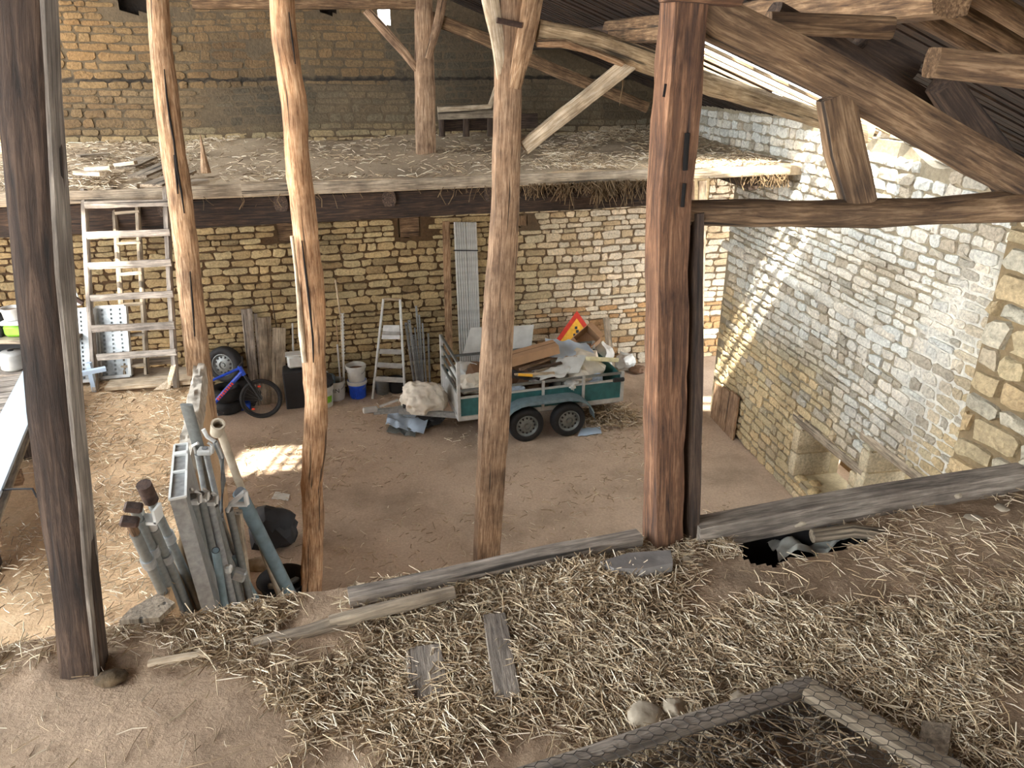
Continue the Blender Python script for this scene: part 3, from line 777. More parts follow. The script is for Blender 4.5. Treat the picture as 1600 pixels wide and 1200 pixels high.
timber('diagonal_brace', [(818, 230, 22), (900, 165, 22), (985, 98, 22)], T2, W_PALE, None, None, sq=8, dr=.75, amp=.012, parent=p4, off=(0, -.02, 0))
# post 5: near right, reddish hewn, doubled
p5 = thing('timber_post', 'thick reddish brown hewn post with mortise slots, front right of the view', 'post', on(T1, 1045, 846))
timber('post_shaft', [(1072, -70, 62), (1066, 40, 60), (1062, 100, 62), (1053, 220, 58), (1045, 300, 56), (1043, 350, 54), (1041, 420, 55), (1040, 560, 55), (1037, 700, 52), (1036, 848, 50)], T1, W_RED, None, None, sq=7, dr=1.0, amp=.016, parent=p5, freq=6, step=.06, n=20)
timber('second_timber', [(1080, 330, 22), (1077, 600, 22), (1073, 842, 20)], T1, W_DARK, None, None, sq=7, dr=3.2, amp=.006, parent=p5, off=(0, .03, 0))
for (x, y0, y1, wpx) in ((1067, 205, 262, 8), (1063, 282, 318, 6), (1034, 130, 150, 4)):
    timber('mortise_shade', [(x, y0, wpx), (x-3, y1, wpx)], T1, RECESS_SHADE, None, None, sq=8, amp=0, dr=.6, parent=p5, off=(0, -.070, 0), n=8)  # black blocks on the surface paint the shade inside the mortises
timber('head_block', [(1035, 2, 22), (1142, 10, 22)], T1, W_RED, None, None, sq=8, dr=2.2, amp=.006, parent=p5, off=(0, -.05, .02), side=UPZ)
# near truss
timber('tie_beam', [(1068, 332, 36), (1180, 334, 42), (1320, 334, 42), (1450, 330, 42), (1600, 322, 48), (1690, 316, 50)], T1, W_BEAM, 'round log tie beam running from the reddish post to the right', 'beam', sq=2.3, amp=.02, side=UPZ, freq=5)
timber('sloping_rafter', [(1085, 2, 60), (1120, 30, 60), (1250, 92, 58), (1400, 172, 56), (1500, 228, 54), (1600, 284, 54), (1680, 330, 54)], T1, W_BEAM, 'heavy square sloping rafter above the round tie beam', 'beam', sq=8, amp=.012, side=UPZ, dr=.9, off=(0, .02, 0))
timber('strut', [(1303, 148, 54), (1318, 230, 58), (1343, 322, 52)], T1, W_BEAM, 'short broad strut between the round tie beam and the sloping rafter', 'strut', sq=8, amp=.012, dr=.55)
TU = (2.80, .30)
timber('upper_rafter', [(1215, 28, 36), (1330, 98, 38), (1480, 195, 40), (1590, 290, 40), (1660, 340, 40)], TU, W_DARK, 'darker second rafter lying just above the heavy sloping rafter', 'beam', sq=6, amp=.012, side=UPZ, off=(0, .06, .02))
timber('purlin', [(1200, 36, 30), (1300, 40, 32), (1392, 44, 34)], (3.0, .05), W_BEAM, 'short horizontal purlin end above the sloping rafter', 'beam', sq=4, amp=.015, side=UPZ)
timber('purlin', [(1455, 98, 44), (1540, 106, 46), (1640, 118, 50)], (2.75, .05), W_BEAM, 'broad squared purlin at the upper right edge', 'beam', sq=6, amp=.012, side=UPZ)
timber('packing_block', [(1345, 62, 34), (1385, 84, 36), (1425, 104, 36)], (2.86, .30), W_DARK, 'notched wooden packing block wedged on the upper rafter', 'block', sq=8, amp=.012, side=UPZ)
timber('knee_brace', [(1470, 128, 42), (1525, 205, 44), (1590, 300, 44)], (2.74, .28), W_DARK, 'dark knee brace dropping from the purlin at the right edge', 'brace', sq=7, amp=.012, side=UPZ)
# middle truss
timber('principal_rafter', [(838, 48, 32), (930, 66, 34), (1000, 92, 34), (1080, 122, 32), (1195, 158, 28)], T2, W_LATH, 'pale principal rafter running down from the forked post to the right wall', 'beam', sq=4, amp=.03, side=UPZ, ext1=1.35)
timber('sagging_pole', [(838, 68, 10), (880, 68, 11), (930, 84, 10), (970, 100, 9)], T2, W_TAN, 'thin crooked pole tied under the principal rafter', 'pole', sq=2, amp=.015, side=UPZ, off=(0, -.12, 0))
# long purlin along the barn
mb = MB(); a = Vector((1.02, 8.6, 5.86)); b = Vector((1.85, 3.6, 5.86))
mb.loft([(a, .2, .22), (a.lerp(b, .5)+Vector((0, 0, -.03)), .2, .22), (b, .19, .2)], n=12, sq=4, amp=.02, step=.2)
tag(mb.build('purlin', W_BEAM, smooth=True), 'long purlin log crossing above the pale principal rafter', 'beam')
mb = MB(); a = Vector((1.05, 8.4, 5.83)); b = Vector((.2, 13.4, 5.83))
mb.loft([(a, .2, .2), (b, .2, .2)], n=12, sq=4, amp=.02, step=.3); tag(mb.build('purlin', W_ROOF, smooth=True), 'dark purlin continuing toward the back gable', 'beam')
mb = MB(); a = Vector((right_x(6.2)+.16, 6.2, 4.97)); b = Vector((right_x(13.6)+.1, 13.6, 5.0))
mb.loft([(a, .16, .14), (b, .16, .14)], n=12, sq=5, amp=.015, step=.3); tag(mb.build('wall_plate', W_BOARD, smooth=True), 'weathered wall plate on top of the pale side wall', 'beam')
# back truss on the mezzanine
pb = thing('timber_post', 'square post standing on the mezzanine with a brace on each side', 'post', at_z(664, 238, Z_MEZ))
timber('post_shaft', [(660, -40, 26), (662, 60, 26), (664, 150, 29), (665, 242, 28)], T3, W_BROWN, None, None, sq=8, amp=.02, parent=pb)
timber('brace', [(572, 15, 13), (600, 46, 13), (630, 80, 12), (652, 108, 11)], T3, W_BROWN, None, None, sq=5, amp=.02, parent=pb)
timber('brace', [(698, -30, 14), (684, 40, 14), (669, 92, 12)], T3, W_BROWN, None, None, sq=5, amp=.02, parent=pb, off=(0, -.08, 0))
timber('tie_beam', [(300, 4, 18), (480, 4, 18), (655, 5, 18)], T3, W_BEAM, 'high horizontal tie beam at the top in front of the back gable', 'beam', sq=6, amp=.02, side=UPZ)
timber('principal_rafter', [(655, 20, 18), (760, 62, 19), (860, 108, 18), (960, 148, 17), (1010, 168, 16)], T3, W_BEAM, 'dark principal rafter of the back truss under the roof boards', 'beam', sq=6, amp=.02, side=UPZ)
TR = (12.6, .26)
tr = thing('hay_rail', 'low pale rail on boards beside the mezzanine post', 'rail', on(TR, 728, 208))
timber('top_rail', [(684, 171, 8), (766, 167, 8)], TR, W_PALE, None, None, sq=6, amp=.01, side=UPZ, parent=tr)
timber('rail_board', [(684, 181, 12), (772, 178, 12)], TR, W_BOARD, None, None, sq=8, amp=.01, side=UPZ, parent=tr, off=(0, .03, 0), dr=.4)
timber('raking_end', [(765, 168, 7), (777, 132, 7)], TR, W_PALE, None, None, sq=6, amp=.01, parent=tr)
for x in (690, 728, 766): timber('rail_leg', [(x, 178, 9), (x, 214, 9)], TR, W_DARK, None, None, sq=6, amp=.01, parent=tr, off=(0, .08, 0))
timber('rail_back', [(684, 196, 22), (840, 190, 22)], TR, W_DARK, None, None, sq=8, amp=.01, side=UPZ, parent=tr, off=(0, .2, 0), dr=.3)
# upright white plank and dark board in the far opening
UP = (13.2, .26)
timber('standing_plank', [(1098, 282, 14), (1095, 420, 13), (1092, 548, 12)], UP, W_PALE, 'tall whitish plank standing upright in the far right opening', 'plank', sq=8, dr=.3, amp=.004, drop_to=0.0)
timber('standing_plank', [(1078, 284, 14), (1076, 420, 14), (1074, 560, 14)], (13.0, .26), W_BROWN, 'brown squared plank beside the whitish plank in the far opening', 'plank', sq=8, dr=.5, amp=.008, drop_to=0.0)

# ------------------------------------------------------------------ loft edge timbers, stones and boards
def lay(name, pts, z, w_, h_, mat, label, cat, sq=6, amp=.008, step=.1, n=12, parent=None):
    mb = MB(); mb.loft([(at_z(x, y, z) + Vector((0, 0, dz)), w_, h_) for x, y, dz in pts], n=n, sq=sq, amp=amp, step=step)
    o = mb.build(name, mat, parent, smooth=True)
    return tag(o, label, cat) if parent is None else o
lay('edge_board', [(545, 934, .0), (700, 905, .01), (850, 872, .01), (998, 842, .01)], Z_LOFT+.03, .075, .05, W_GREY, 'grey weathered board along the loft edge left of the reddish post', 'board', sq=8)
lay('edge_beam', [(1084, 834, .0), (1250, 806, .01), (1420, 778, .015), (1596, 748, .01)], Z_LOFT+.035, .105, .12, W_GREY, 'long grey squared beam along the loft edge right of the reddish post', 'beam', sq=9)
lay('edge_board', [(392, 1005, -.01), (480, 988, .0), (560, 966, .01)], Z_LOFT+.015, .055, .035, W_BOARD, 'half-buried board in the straw below the pale trunk post', 'board')
lay('short_plank', [(515, 972, .0), (620, 950, .012), (710, 930, .016)], Z_LOFT+.035, .045, .04, W_BOARD, 'short pale plank lying on the straw near the loft edge', 'plank', sq=4)
lay('loft_board', [(662, 1012, 0), (668, 1060, 0), (672, 1104, -.01)], Z_LOFT+.012, .13, .02, W_GREY, 'grey floor board end poking out of the straw, left one of two', 'board', sq=9)
lay('loft_board', [(772, 962, 0), (784, 1030, 0), (796, 1094, -.005)], Z_LOFT+.012, .085, .02, W_GREY, 'narrow grey floor board in the straw, right one of two', 'board', sq=9)
lay('stick', [(232, 1037, 0), (285, 1030, .008), (322, 1022, 0)], Z_LOFT+.012, .03, .02, W_PALE, 'whitish flat stick beside the dark left post', 'stick', sq=3)
mb = MB(); mb.poly([at_z(x, y, Z_LOFT+.02) for x, y in ((188, 976), (250, 972), (275, 948), (248, 934), (205, 958))], .02, (0, 0, 1))
tag(mb.build('broken_board', W_BOARD), 'broken grey board flap beside the steel props at the loft edge', 'board')
def rock(name, x, y, z, size, mat, label, flat=.7, seed=1, cat='stone', group=None):
    bm = bmesh.new(); bmesh.ops.create_icosphere(bm, subdivisions=3, radius=1)
    sv = Vector((seed*3.1, seed*1.7, seed)); c = at_z(x, y, z)
    for v in bm.verts:
        p = v.co.copy(); e = 1 + .35*nz3(p*1.1+sv) + .14*nz3(p*2.8+sv)
        v.co = Vector((p.x*e*size[0], p.y*e*size[1], p.z*e*size[2]*flat))
    me = bpy.data.meshes.new(name); bm.to_mesh(me); bm.free(); me.materials.append(mat)
    for q in me.polygons: q.use_smooth = True
    o = bpy.data.objects.new(name, me); COL.objects.link(o); o.location = c + Vector((0, 0, size[2]*flat*.45)); return tag(o, label, cat, group)
mb = MB(); S_ = [at_z(x, y, Z_LOFT+.03) for x, y in ((936, 893), (985, 878), (1046, 872), (1050, 893), (1005, 906), (955, 906))]
mb.poly(S_, .035, (0, 0, 1))
for i in range(6, 12): mb.v[i] += Vector((R.uniform(-.01, .01), .01, R.uniform(-.006, .012)))
tag(mb.build('slate_slab', SLATE), 'broken grey slate slab lying near the foot of the reddish post', 'slab')
rock('rock', 1006, 1122, Z_LOFT, (.055, .05, .04), ROCK, 'larger pale rock in the straw above the wire frame', seed=3)
rock('rock', 1050, 1110, Z_LOFT, (.042, .036, .032), ROCK, 'pale rock beside the larger one above the wire frame', seed=5)
rock('rock', 1088, 1108, Z_LOFT, (.03, .026, .022), ROCK, 'small flat stone right of the two pale rocks', seed=8)
rock('rock', 1155, 1094, Z_LOFT, (.036, .03, .022), ROCK, 'dusty stone near the corner of the wire frame', seed=9)
rock('rock', 1072, 882, Z_LOFT, (.035, .03, .032), ROCK, 'knobbly pale stone at the foot of the reddish post', seed=12)
rock('rock', 1092, 886, Z_LOFT, (.022, .02, .018), ROCK, 'little stone just right of the knobbly one', seed=14)
rock('rock', 1245, 818, Z_LOFT+.02, (.035, .03, .028), ROCK, 'white stone resting by the grey edge beam over the hole', seed=15)
rock('rock', 1492, 774, Z_LOFT+.03, (.03, .03, .024), ROCK, 'grey stone against the far end of the edge beam', seed=17)
rock('rock', 1520, 812, Z_LOFT, (.04, .03, .02), ROCK, 'flat ochre stone on bare dust near the right edge', seed=19)
rock('rock', 1565, 796, Z_LOFT, (.03, .03, .02), ROCK, 'small stone at the right edge behind the flat ochre one', seed=20)
rock('clod', 175, 1062, Z_LOFT, (.055, .035, .025), plain('clod_dark', srgb(88, 72, 50), .95, 0, .3, 20, .6), 'dark clod of earth at the foot of the left post', seed=22, cat='clod')
# torn film and rubble in the hole beside the edge beam
mb = MB(); q0 = at_z(1222, 868, Z_LOFT-.07); q1 = at_z(1345, 838, Z_LOFT-.06); wv = (q1-q0)
mb.grid(lambda a, b: q0 + wv*a + Vector((-.03, .12, 0))*b + Vector((0, 0, .05*nz3(Vector((a*5, b*4, 2))) + .03*math.sin(a*9) - .02)), 26, 10)
tag(mb.build('plastic_film', GLASSP, smooth='all'), 'crumpled torn plastic film lying in the hole by the edge beam', 'film')
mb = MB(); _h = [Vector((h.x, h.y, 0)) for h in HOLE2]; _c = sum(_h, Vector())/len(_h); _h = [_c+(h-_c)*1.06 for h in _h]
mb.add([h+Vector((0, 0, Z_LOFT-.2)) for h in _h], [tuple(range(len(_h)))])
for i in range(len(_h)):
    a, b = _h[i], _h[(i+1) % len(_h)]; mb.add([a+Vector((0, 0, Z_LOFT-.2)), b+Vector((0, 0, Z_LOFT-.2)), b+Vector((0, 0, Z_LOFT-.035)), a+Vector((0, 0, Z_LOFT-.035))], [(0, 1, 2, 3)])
mb.build('hole_shade', BLACKP, floor_loft)  # black tray added to paint the shade inside the floor hole
mb = MB(); mb.poly([at_z(x, y, Z_LOFT+.005) for x, y in ((1098, 935), (1112, 892), (1350, 868), (1500, 880), (1440, 925), (1240, 940))], .006, (0, 0, 1))
for v in mb.v: v.z += .006*nz3(v*6)
lay('half_buried_pole', [(1270, 832, -.02), (1330, 828, -.005), (1395, 828, -.03)], Z_LOFT, .06, .06, W_BOARD, 'grey half-buried pole beyond the torn film', 'pole', sq=2.2)
mb = MB(); mb.poly([at_z(x, y, Z_LOFT+.012) for x, y in ((1440, 1130), (1486, 1136), (1480, 1180), (1452, 1192), (1436, 1160))], .012, (0, 0, 1)); tag(mb.build('bark_piece', W_BOARD), 'flat splinter of bark beside the wire frame at lower right', 'bark')

# wire-netting frame over the hatch
wf = thing('netting_screen', 'wooden frame covered with rusty chicken wire at the bottom right', 'frame', at_z(1180, 1150, Z_LOFT))
zf = Z_LOFT+.05
A_ = at_z(820, 1214, zf); B_ = at_z(1268, 1070, zf); C_ = at_z(1500, 1216, zf); B2 = at_z(1262, 1078, zf)
dAB = (A_-B_).normalized(); dBC = (C_-B2).normalized(); Dn = A_ + dBC*1.0
for (a, b, ww) in ((A_+dAB*.3, B_, .048), (B2, B2+dBC*1.1, .075), (A_+dAB*.3, A_+dAB*.3+dBC*1.1, .05), (B2+dBC*1.1, A_+dAB*.3+dBC*1.1, .05)):
    mb = MB(); mb.loft([(a, ww, .045), (b, ww, .045)], n=12, sq=6, amp=.008, step=.08); mb.build('frame_bar', W_GREY if ww == .048 else W_BOARD, wf, smooth=True)
mb = MB(); cell = .04; e1 = (A_-B_).normalized(); e2 = dBC; nrm_ = Vector((0, 0, 1))
L1 = (A_-B_).length+.3; L2 = 1.1; s3 = cell/math.sqrt(3)
ii = 0; y = 0
def wp(a, b): return B_ + e1*a + e2*b + Vector((0, 0, .026 + .012*nz3(Vector((a*6, b*6, 3)))))
row = 0
while y < L2:
    x = (row % 2)*cell*.5
    while x < L1:
        c0 = (x, y); tl, tr2, dn = (x-cell/2, y-s3/2), (x+cell/2, y-s3/2), (x, y+s3)
        for q in (tl, tr2, dn): mb.tube([wp(*c0), wp(*q)], .0013, 3, cap=False)
        x += cell
    y += 1.5*s3; row += 1
mb.build('wire_netting', WIRE, wf)
mb = MB(); hc = sum((Vector(h) for h in HATCH), Vector())/5
mb.grid(lambda a, b: Vector((-.1+1.6*a, .3+1.6*b, Z_LOFT-.16+.03*nz3(Vector((a*7, b*7, 2))))), 20, 20); mb.build('hatch_bottom', D_LOFT, floor_loft, smooth='all')

# ------------------------------------------------------------------ loose straw
SC = [srgb(186, 164, 130), srgb(206, 186, 154), srgb(170, 146, 112), srgb(150, 128, 98), srgb(220, 206, 178), srgb(134, 114, 88), srgb(226, 214, 190), srgb(144, 124, 96)]
def straw(n, pick, lmin, lmax, r, seed, tilt=.22, nn=3):
    rs = random.Random(seed); mb = MB(); k = 0; tries = 0
    while k < n and tries < n*12:
        tries += 1; p = pick(rs)
        if p is None: continue
        a = rs.uniform(0, 2*math.pi); L = rs.uniform(lmin, lmax)*(rs.random()*.6+.5); t = rs.gauss(0, tilt)
        d = Vector((math.cos(a)*math.cos(t), math.sin(a)*math.cos(t), math.sin(t))); sdv = Vector((-math.sin(a), math.cos(a), 0))
        q0 = p - d*L/2; q1 = p + d*L/2; m = p + sdv*rs.gauss(0, .07)*L + Vector((0, 0, abs(rs.gauss(0, .05))*L))
        c = rs.choice(SC); e = rs.uniform(.75, 1.12); c = (c[0]*e, c[1]*e, c[2]*e); rr = r*rs.uniform(.6, 1.35)
        u = sdv*rr; z = Vector((0, 0, rr))
        vs_ = []
        for q in (q0, m, q1): vs_ += [q-u-z*.5, q+u-z*.5, q+z]
        fs = [(0, 1, 4, 3), (1, 2, 5, 4), (2, 0, 3, 5), (3, 4, 7, 6), (4, 5, 8, 7), (5, 3, 6, 8)]
        mb.add(vs_, fs, vs_, c); k += 1
    return mb
DUSTY = [at_z(x, y, Z_LOFT) for x, y in ((1090, 940), (1110, 880), (1300, 800), (1700, 720), (1700, 905), (1480, 935), (1300, 950))]
EDGEB = [at_z(x, y, Z_LOFT) for x, y in ((545, 945), (540, 925), (1000, 832), (1000, 852))]
EDGEC = [at_z(x, y, Z_LOFT) for x, y in ((1084, 845), (1084, 820), (1600, 735), (1600, 765))]
BOARDS = [[at_z(x, y, Z_LOFT) for x, y in q] for q in (((640, 1012), (695, 1012), (700, 1100), (640, 1104)), ((785, 965), (795, 965), (812, 1090), (770, 1094)), ((515, 985), (710, 940), (712, 918), (515, 960)), ((945, 905), (945, 876), (1050, 868), (1050, 905)))]
def pick_loft(rs):
    X = rs.uniform(-2.2, 2.8); Y = rs.uniform(1.2, 3.4)
    if Y > LEa+LEb*X - .01: return None
    p = Vector((X, Y, 0)); q = proj(Vector((X, Y, Z_LOFT)))
    if not q or not(-60 < q[0] < 1660 and q[1] < 1260): return None
    if inside(p, HATCH) or inside(p, HOLE2) or inside(p, EDGEC): return None
    pw_ = wob(X, Y)
    if inside(pw_, SMOOTH) and rs.random() < .98: return None
    if inside(pw_, DUSTY) and rs.random() < .90: return None
    if inside(p, EDGEB) and rs.random() < .92: return None
    if any(inside(p, b) for b in BOARDS) and rs.random() < .82: return None
    if X < -1.2 and rs.random() < .55: return None
    d = nz3(Vector((X*2.2, Y*2.2, 6)))
    if rs.random() > .5 + d*1.2: return None
    return Vector((X, Y, lz(X, Y) + rs.uniform(.002, .02)))
tag(straw(30000, pick_loft, .03, .115, .0013, 3).build('straw_litter', STRAW, smooth=False), 'loose pale straw strewn over the loft floor in the foreground', 'straw', kind='stuff')
SC0 = SC; SC = [srgb(224, 208, 176), srgb(232, 220, 194), srgb(208, 188, 152)]
tag(straw(2600, pick_loft, .07, .17, .0016, 77, .12).build('long_straw', STRAW), 'longer pale straw stems lying on top of the litter', 'straw', kind='stuff'); SC = SC0
hq = at_z(930, 915, Z_LOFT)
def pick_heap(rs):
    X, Y = rs.gauss(hq.x, .17), rs.gauss(hq.y, .085)
    if Y > LEa+LEb*X-.06: return None
    return Vector((X, Y, lz(X, Y)+rs.uniform(0, .03)))
tag(straw(2200, pick_heap, .04, .12, .0016, 8, .5).build('straw_heap', STRAW), 'low heap of finer brown straw in front of the grey slate', 'straw', kind='stuff')
def pick_hatch(rs):
    X, Y = rs.uniform(-.05, 1.5), rs.uniform(.9, 1.95); p = Vector((X, Y, 0))
    if not inside(p, HATCH) or rs.random() > .5 + nz3(Vector((X*4, Y*4, 2)))*1.2: return None
    return Vector((X, Y, Z_LOFT - rs.uniform(.0, .12)))
tag(straw(1500, pick_hatch, .06, .16, .0019, 9, .35).build('straw_under_wire', STRAW), 'straw caught under the chicken wire', 'straw', kind='stuff')
def pick_plat(rs):
    Y = rs.uniform(2.2, 7.6); X = rs.uniform(-6, plat_x(max(3, Y)))
    d = nz3(Vector((X*1.2, Y*1.2, 6)))
    if rs.random() > .6 + d*.8 - (Y-3)*.08: return None
    return Vector((X, Y, Z_PLAT + .03*nz3(Vector((X*1.1, Y*1.1, 2))) + rs.uniform(.012, .03)))
tag(straw(11000, pick_plat, .05, .13, .0026, 12).build('platform_straw', STRAW), 'straw scattered on the raised earth platform', 'straw', kind='stuff')
def pick_mez(rs):
    X = rs.uniform(-7.5, 3.4); b = rs.random(); y0 = MZa+MZb*X; Y = y0 + (back_y(X)-y0)*b**1.3
    dn = .9 if X > .5 or X < -4.2 else .25
    if rs.random() > dn*(.6+nz3(Vector((X, Y, 3)))): return None
    if X > right_x(Y)-.1: return None
    hump = .16*sstep(.55, 1, b**1.3)*(.5+nz3(Vector((X*.6, 1, 1)))) + .05*nz3(Vector((X*.9, Y*.9, 5)))
    return Vector((X, Y, Z_MEZ + hump + rs.uniform(.01, .04)))
tag(straw(9000, pick_mez, .06, .2, .0035, 15).build('mezzanine_straw', STRAW), 'dry straw spread on the mezzanine floor', 'straw', kind='stuff')
def pick_ground(rs):
    X, Y = rs.uniform(-4.2, 3), rs.uniform(7.5, 12.8)
    if rs.random() > .25 + .6*nz3(Vector((X*.8, Y*.8, 2))) + (.6 if math.hypot(X+3.4, Y-9.9) < 1.1 else 0) + (.5 if math.hypot(X-1.9, Y-11.6) < .8 else 0): return None
    return Vector((X, Y, gz(X, Y)+.012))
tag(straw(1800, pick_ground, .05, .18, .004, 18).build('ground_straw', STRAW), 'bits of straw and chaff on the earth floor', 'straw', kind='stuff')
# ------------------------------------------------------------------ generic small builders
def crumple(name, c, size, mat, label, cat, seed=1, amp=.45, flat=0, sub=3, group=None, rotz=0., soft=False):
    bm = bmesh.new(); bmesh.ops.create_icosphere(bm, subdivisions=sub, radius=1); sv = Vector((seed*2.3, seed*.7, seed*1.1))
    for v in bm.verts:
        p = v.co.copy()
        e = 1 + amp*nz3(p*1.2+sv) + amp*.75*(abs(nz3(p*2.6+sv))-.2) + amp*.4*nz3(p*6+sv)
        if soft: e = 1 + .30*nz3(p*1.1+sv) + .42*(.35-abs(nz3(Vector((p.x*2.2, p.y*2.2, p.z*1.0))+sv))) + .16*(.3-abs(nz3(p*4.2+sv)))
        q = p*e; v.co = Vector((q.x*size[0], q.y*size[1], max(-.75, q.z)*size[2]))
    lo = min(v.co.z for v in bm.verts)
    for v in bm.verts: v.co.z -= lo
    me = bpy.data.meshes.new(name); bm.to_mesh(me); bm.free(); me.materials.append(mat)
    o = bpy.data.objects.new(name, me); COL.objects.link(o); o.location = c; o.rotation_euler = (0, 0, rotz)
    for q in me.polygons: q.use_smooth = True
    try:
        if not soft: me.set_sharp_from_angle(angle=math.radians(26))
    except Exception: pass
    return tag(o, label, cat, group)
def sheet(name, corners, mat, label, cat, seed=1, amp=.04, nu=14, nv=10, thick=.006, freq=4, parent=None):
    a, b, c, d = [Vector(p) for p in corners]; n = (b-a).cross(d-a).normalized(); mb = MB()
    def f(u, v):
        p = (a.lerp(b, u)).lerp(d.lerp(c, u), v); q = Vector((u*freq, v*freq*.8, seed*3.3))
        return p + n*amp*(nz3(q) + .5*nz3(q*2.3))
    mb.grid(f, nu, nv); mb.grid(lambda u, v: f(u, v)-n*thick, nu, nv)
    mb.grid(lambda u, v: f(u, 0)-n*thick*v, nu, 1); mb.grid(lambda u, v: f(u, 1)-n*thick*v, nu, 1)
    mb.grid(lambda u, v: f(0, u)-n*thick*v, nv, 1); mb.grid(lambda u, v: f(1, u)-n*thick*v, nv, 1)
    o = mb.build(name, mat, parent, smooth=True)
    return tag(o, label, cat) if parent is None else o
def wallp(x, y, off=.1): return at_line(x, y, BWa-off, BWb)
def lean(name, top, bot, w_, h_, mat, label, cat, off=.1, parent=None, amp=.003, sq=8, group=None, n=8):
    p1 = wallp(top[0], top[1], off); p0 = at_z(bot[0], bot[1], .0)
    lim = BWa-off-.05+BWb*p0.x
    if p0.y > lim: p0 = Vector((p0.x, lim, 0))
    p0.z = gz(p0.x, p0.y)
    mb = MB(); mb.loft([(p0, w_, h_), (p1, w_, h_)], n=n, sq=sq, side=bd, amp=amp, step=.4); o = mb.build(name, mat, parent, smooth=True)
    return tag(o, label, cat, group) if parent is None else o
AX = math.atan(BWb)

# ------------------------------------------------------------------ trailer
TA = math.radians(16); TO = Vector((-.82, 10.8, 0))
TM = Matrix.Translation(TO) @ Matrix.Rotation(TA, 4, 'Z')
def tw(x, y, z): return TM @ Vector((x, y, z))
tr = thing('utility_trailer', 'green twin-axle utility trailer loaded with rubbish under the mezzanine', 'trailer', TO, TA)
def tp(name, mat, fn, parent=None, smooth=False):
    mb = MB(); fn(mb); return mb.build(name, mat, parent or tr, smooth, local=True)
LN, WD = 2.72, 1.3
tp('chassis', GALVD, lambda m: (m.box((LN/2, .1, .40), (LN, .06, .07)), m.box((LN/2, WD-.1, .40), (LN, .06, .07)), m.box((1.05, .65, .36), (.06, 1.1, .06)), m.box((1.72, .65, .36), (.06, 1.1, .06))))
tp('load_floor', GALVD, lambda m: m.box((LN/2, WD/2, .45), (LN-.02, WD-.02, .03)))
tp('lower_rail', ALU, lambda m: (m.box((LN/2, .0, .455), (LN, .05, .07)), m.box((LN/2, WD, .455), (LN, .05, .07)), m.box((0, WD/2, .455), (.05, WD, .07)), m.box((LN, WD/2, .455), (.05, WD, .07))))
tp('upper_rail', GALVD, lambda m: (m.box((LN/2, .0, .92), (LN, .035, .035)), m.box((LN/2, WD, 1.0), (LN, .035, .035))))
tp('mid_rail', ALU, lambda m: (m.box((LN/2, .0, .80), (LN, .03, .03)), m.box((LN/2, WD, .80), (LN, .03, .03))))
xs = [0, .68, 1.36, 2.04, LN]
for i in range(4):
    tp('side_panel', TEAL, lambda m: m.box(((xs[i]+xs[i+1])/2, .005, .64), (xs[i+1]-xs[i]-.04, .014, .30)))
    tp('side_panel', TEAL, lambda m: m.box(((xs[i]+xs[i+1])/2, WD-.005, .64), (xs[i+1]-xs[i]-.04, .014, .30)))
for x in xs[1:-1]:
    tp('stake', ALU, lambda m: m.box((x, -.02, .69), (.04, .035, .5)))
for (x, y, h_) in ((0, 0, 1.4), (0, WD, 1.4), (LN, 0, .95), (LN, WD, 1.02)):
    tp('corner_post', ALU, lambda m: m.box((x, y, (.42+h_)/2), (.055, .055, h_-.42), None, (1, 1, 1), .008))
tp('front_panel', ALU, lambda m: m.box((0, WD/2, .66), (.02, WD-.06, .36)))
fg = tp('front_gate', GALVD, lambda m: (m.box((0, WD/2, 1.38), (.035, WD, .04)), m.box((0, WD/2, .86), (.035, WD, .04))))
tp('gate_bar', GALVD, lambda m: m.box((0, WD/2, 1.20), (.03, WD, .03)), fg); tp('gate_bar', GALVD, lambda m: m.box((0, WD/2, 1.02), (.03, WD, .03)), fg)
tp('rear_panel', TEAL, lambda m: m.box((LN, WD/2, .68), (.02, WD-.06, .40)))
tp('rear_latch', BLACKP, lambda m: m.box((LN-.08, -.04, .82), (.2, .05, .07), None, (1, 1, 1), .015))
db = tp('drawbar', GALV, lambda m: (m.bar((.05, .18, .42), (-.85, .62, .42), .06, .09), m.bar((.05, WD-.18, .42), (-.85, .68, .42), .06, .09), m.bar((-.7, .65, .42), (-1.25, .65, .44), .07, .08)))
tp('coupling', ALU, lambda m: (m.box((-1.3, .65, .48), (.24, .09, .09), None, (1, 1, 1), .02), m.bar((-1.15, .65, .52), (-.85, .65, .60), .03, .03)), db)
tp('jockey_wheel_clamp', BLACKP, lambda m: m.box((-.75, .65, .45), (.07, .12, .14), None, (1, 1, 1), .01), db)
def fender(m):
    pts = []
    for t in range(17):
        a = t/16
        if a < .3: th = math.pi*(1-a/.3*.5); pts.append((1.04+.42*math.cos(th), .30+.40*math.sin(th)))
        elif a <= .7: pts.append((1.04+(a-.3)/.4*.70, .70))
        else: th = math.pi/2*(1-(a-.7)/.3); pts.append((1.74+.42*math.cos(th), .30+.40*math.sin(th)))
    n = len(pts); vs_ = []
    for (x, z) in pts: vs_ += [(x, -.03, z), (x, -.27, z), (x, -.28, z-.045), (x, -.268, z-.045), (x, -.26, z-.012), (x, -.03, z-.012)]
    fs = [(i*6+k, (i+1)*6+k, (i+1)*6+(k+1) % 6, i*6+(k+1) % 6) for i in range(n-1) for k in range(6)]
    m.add(vs_, fs)
tp('fender', PIPEB, fender, smooth=True)
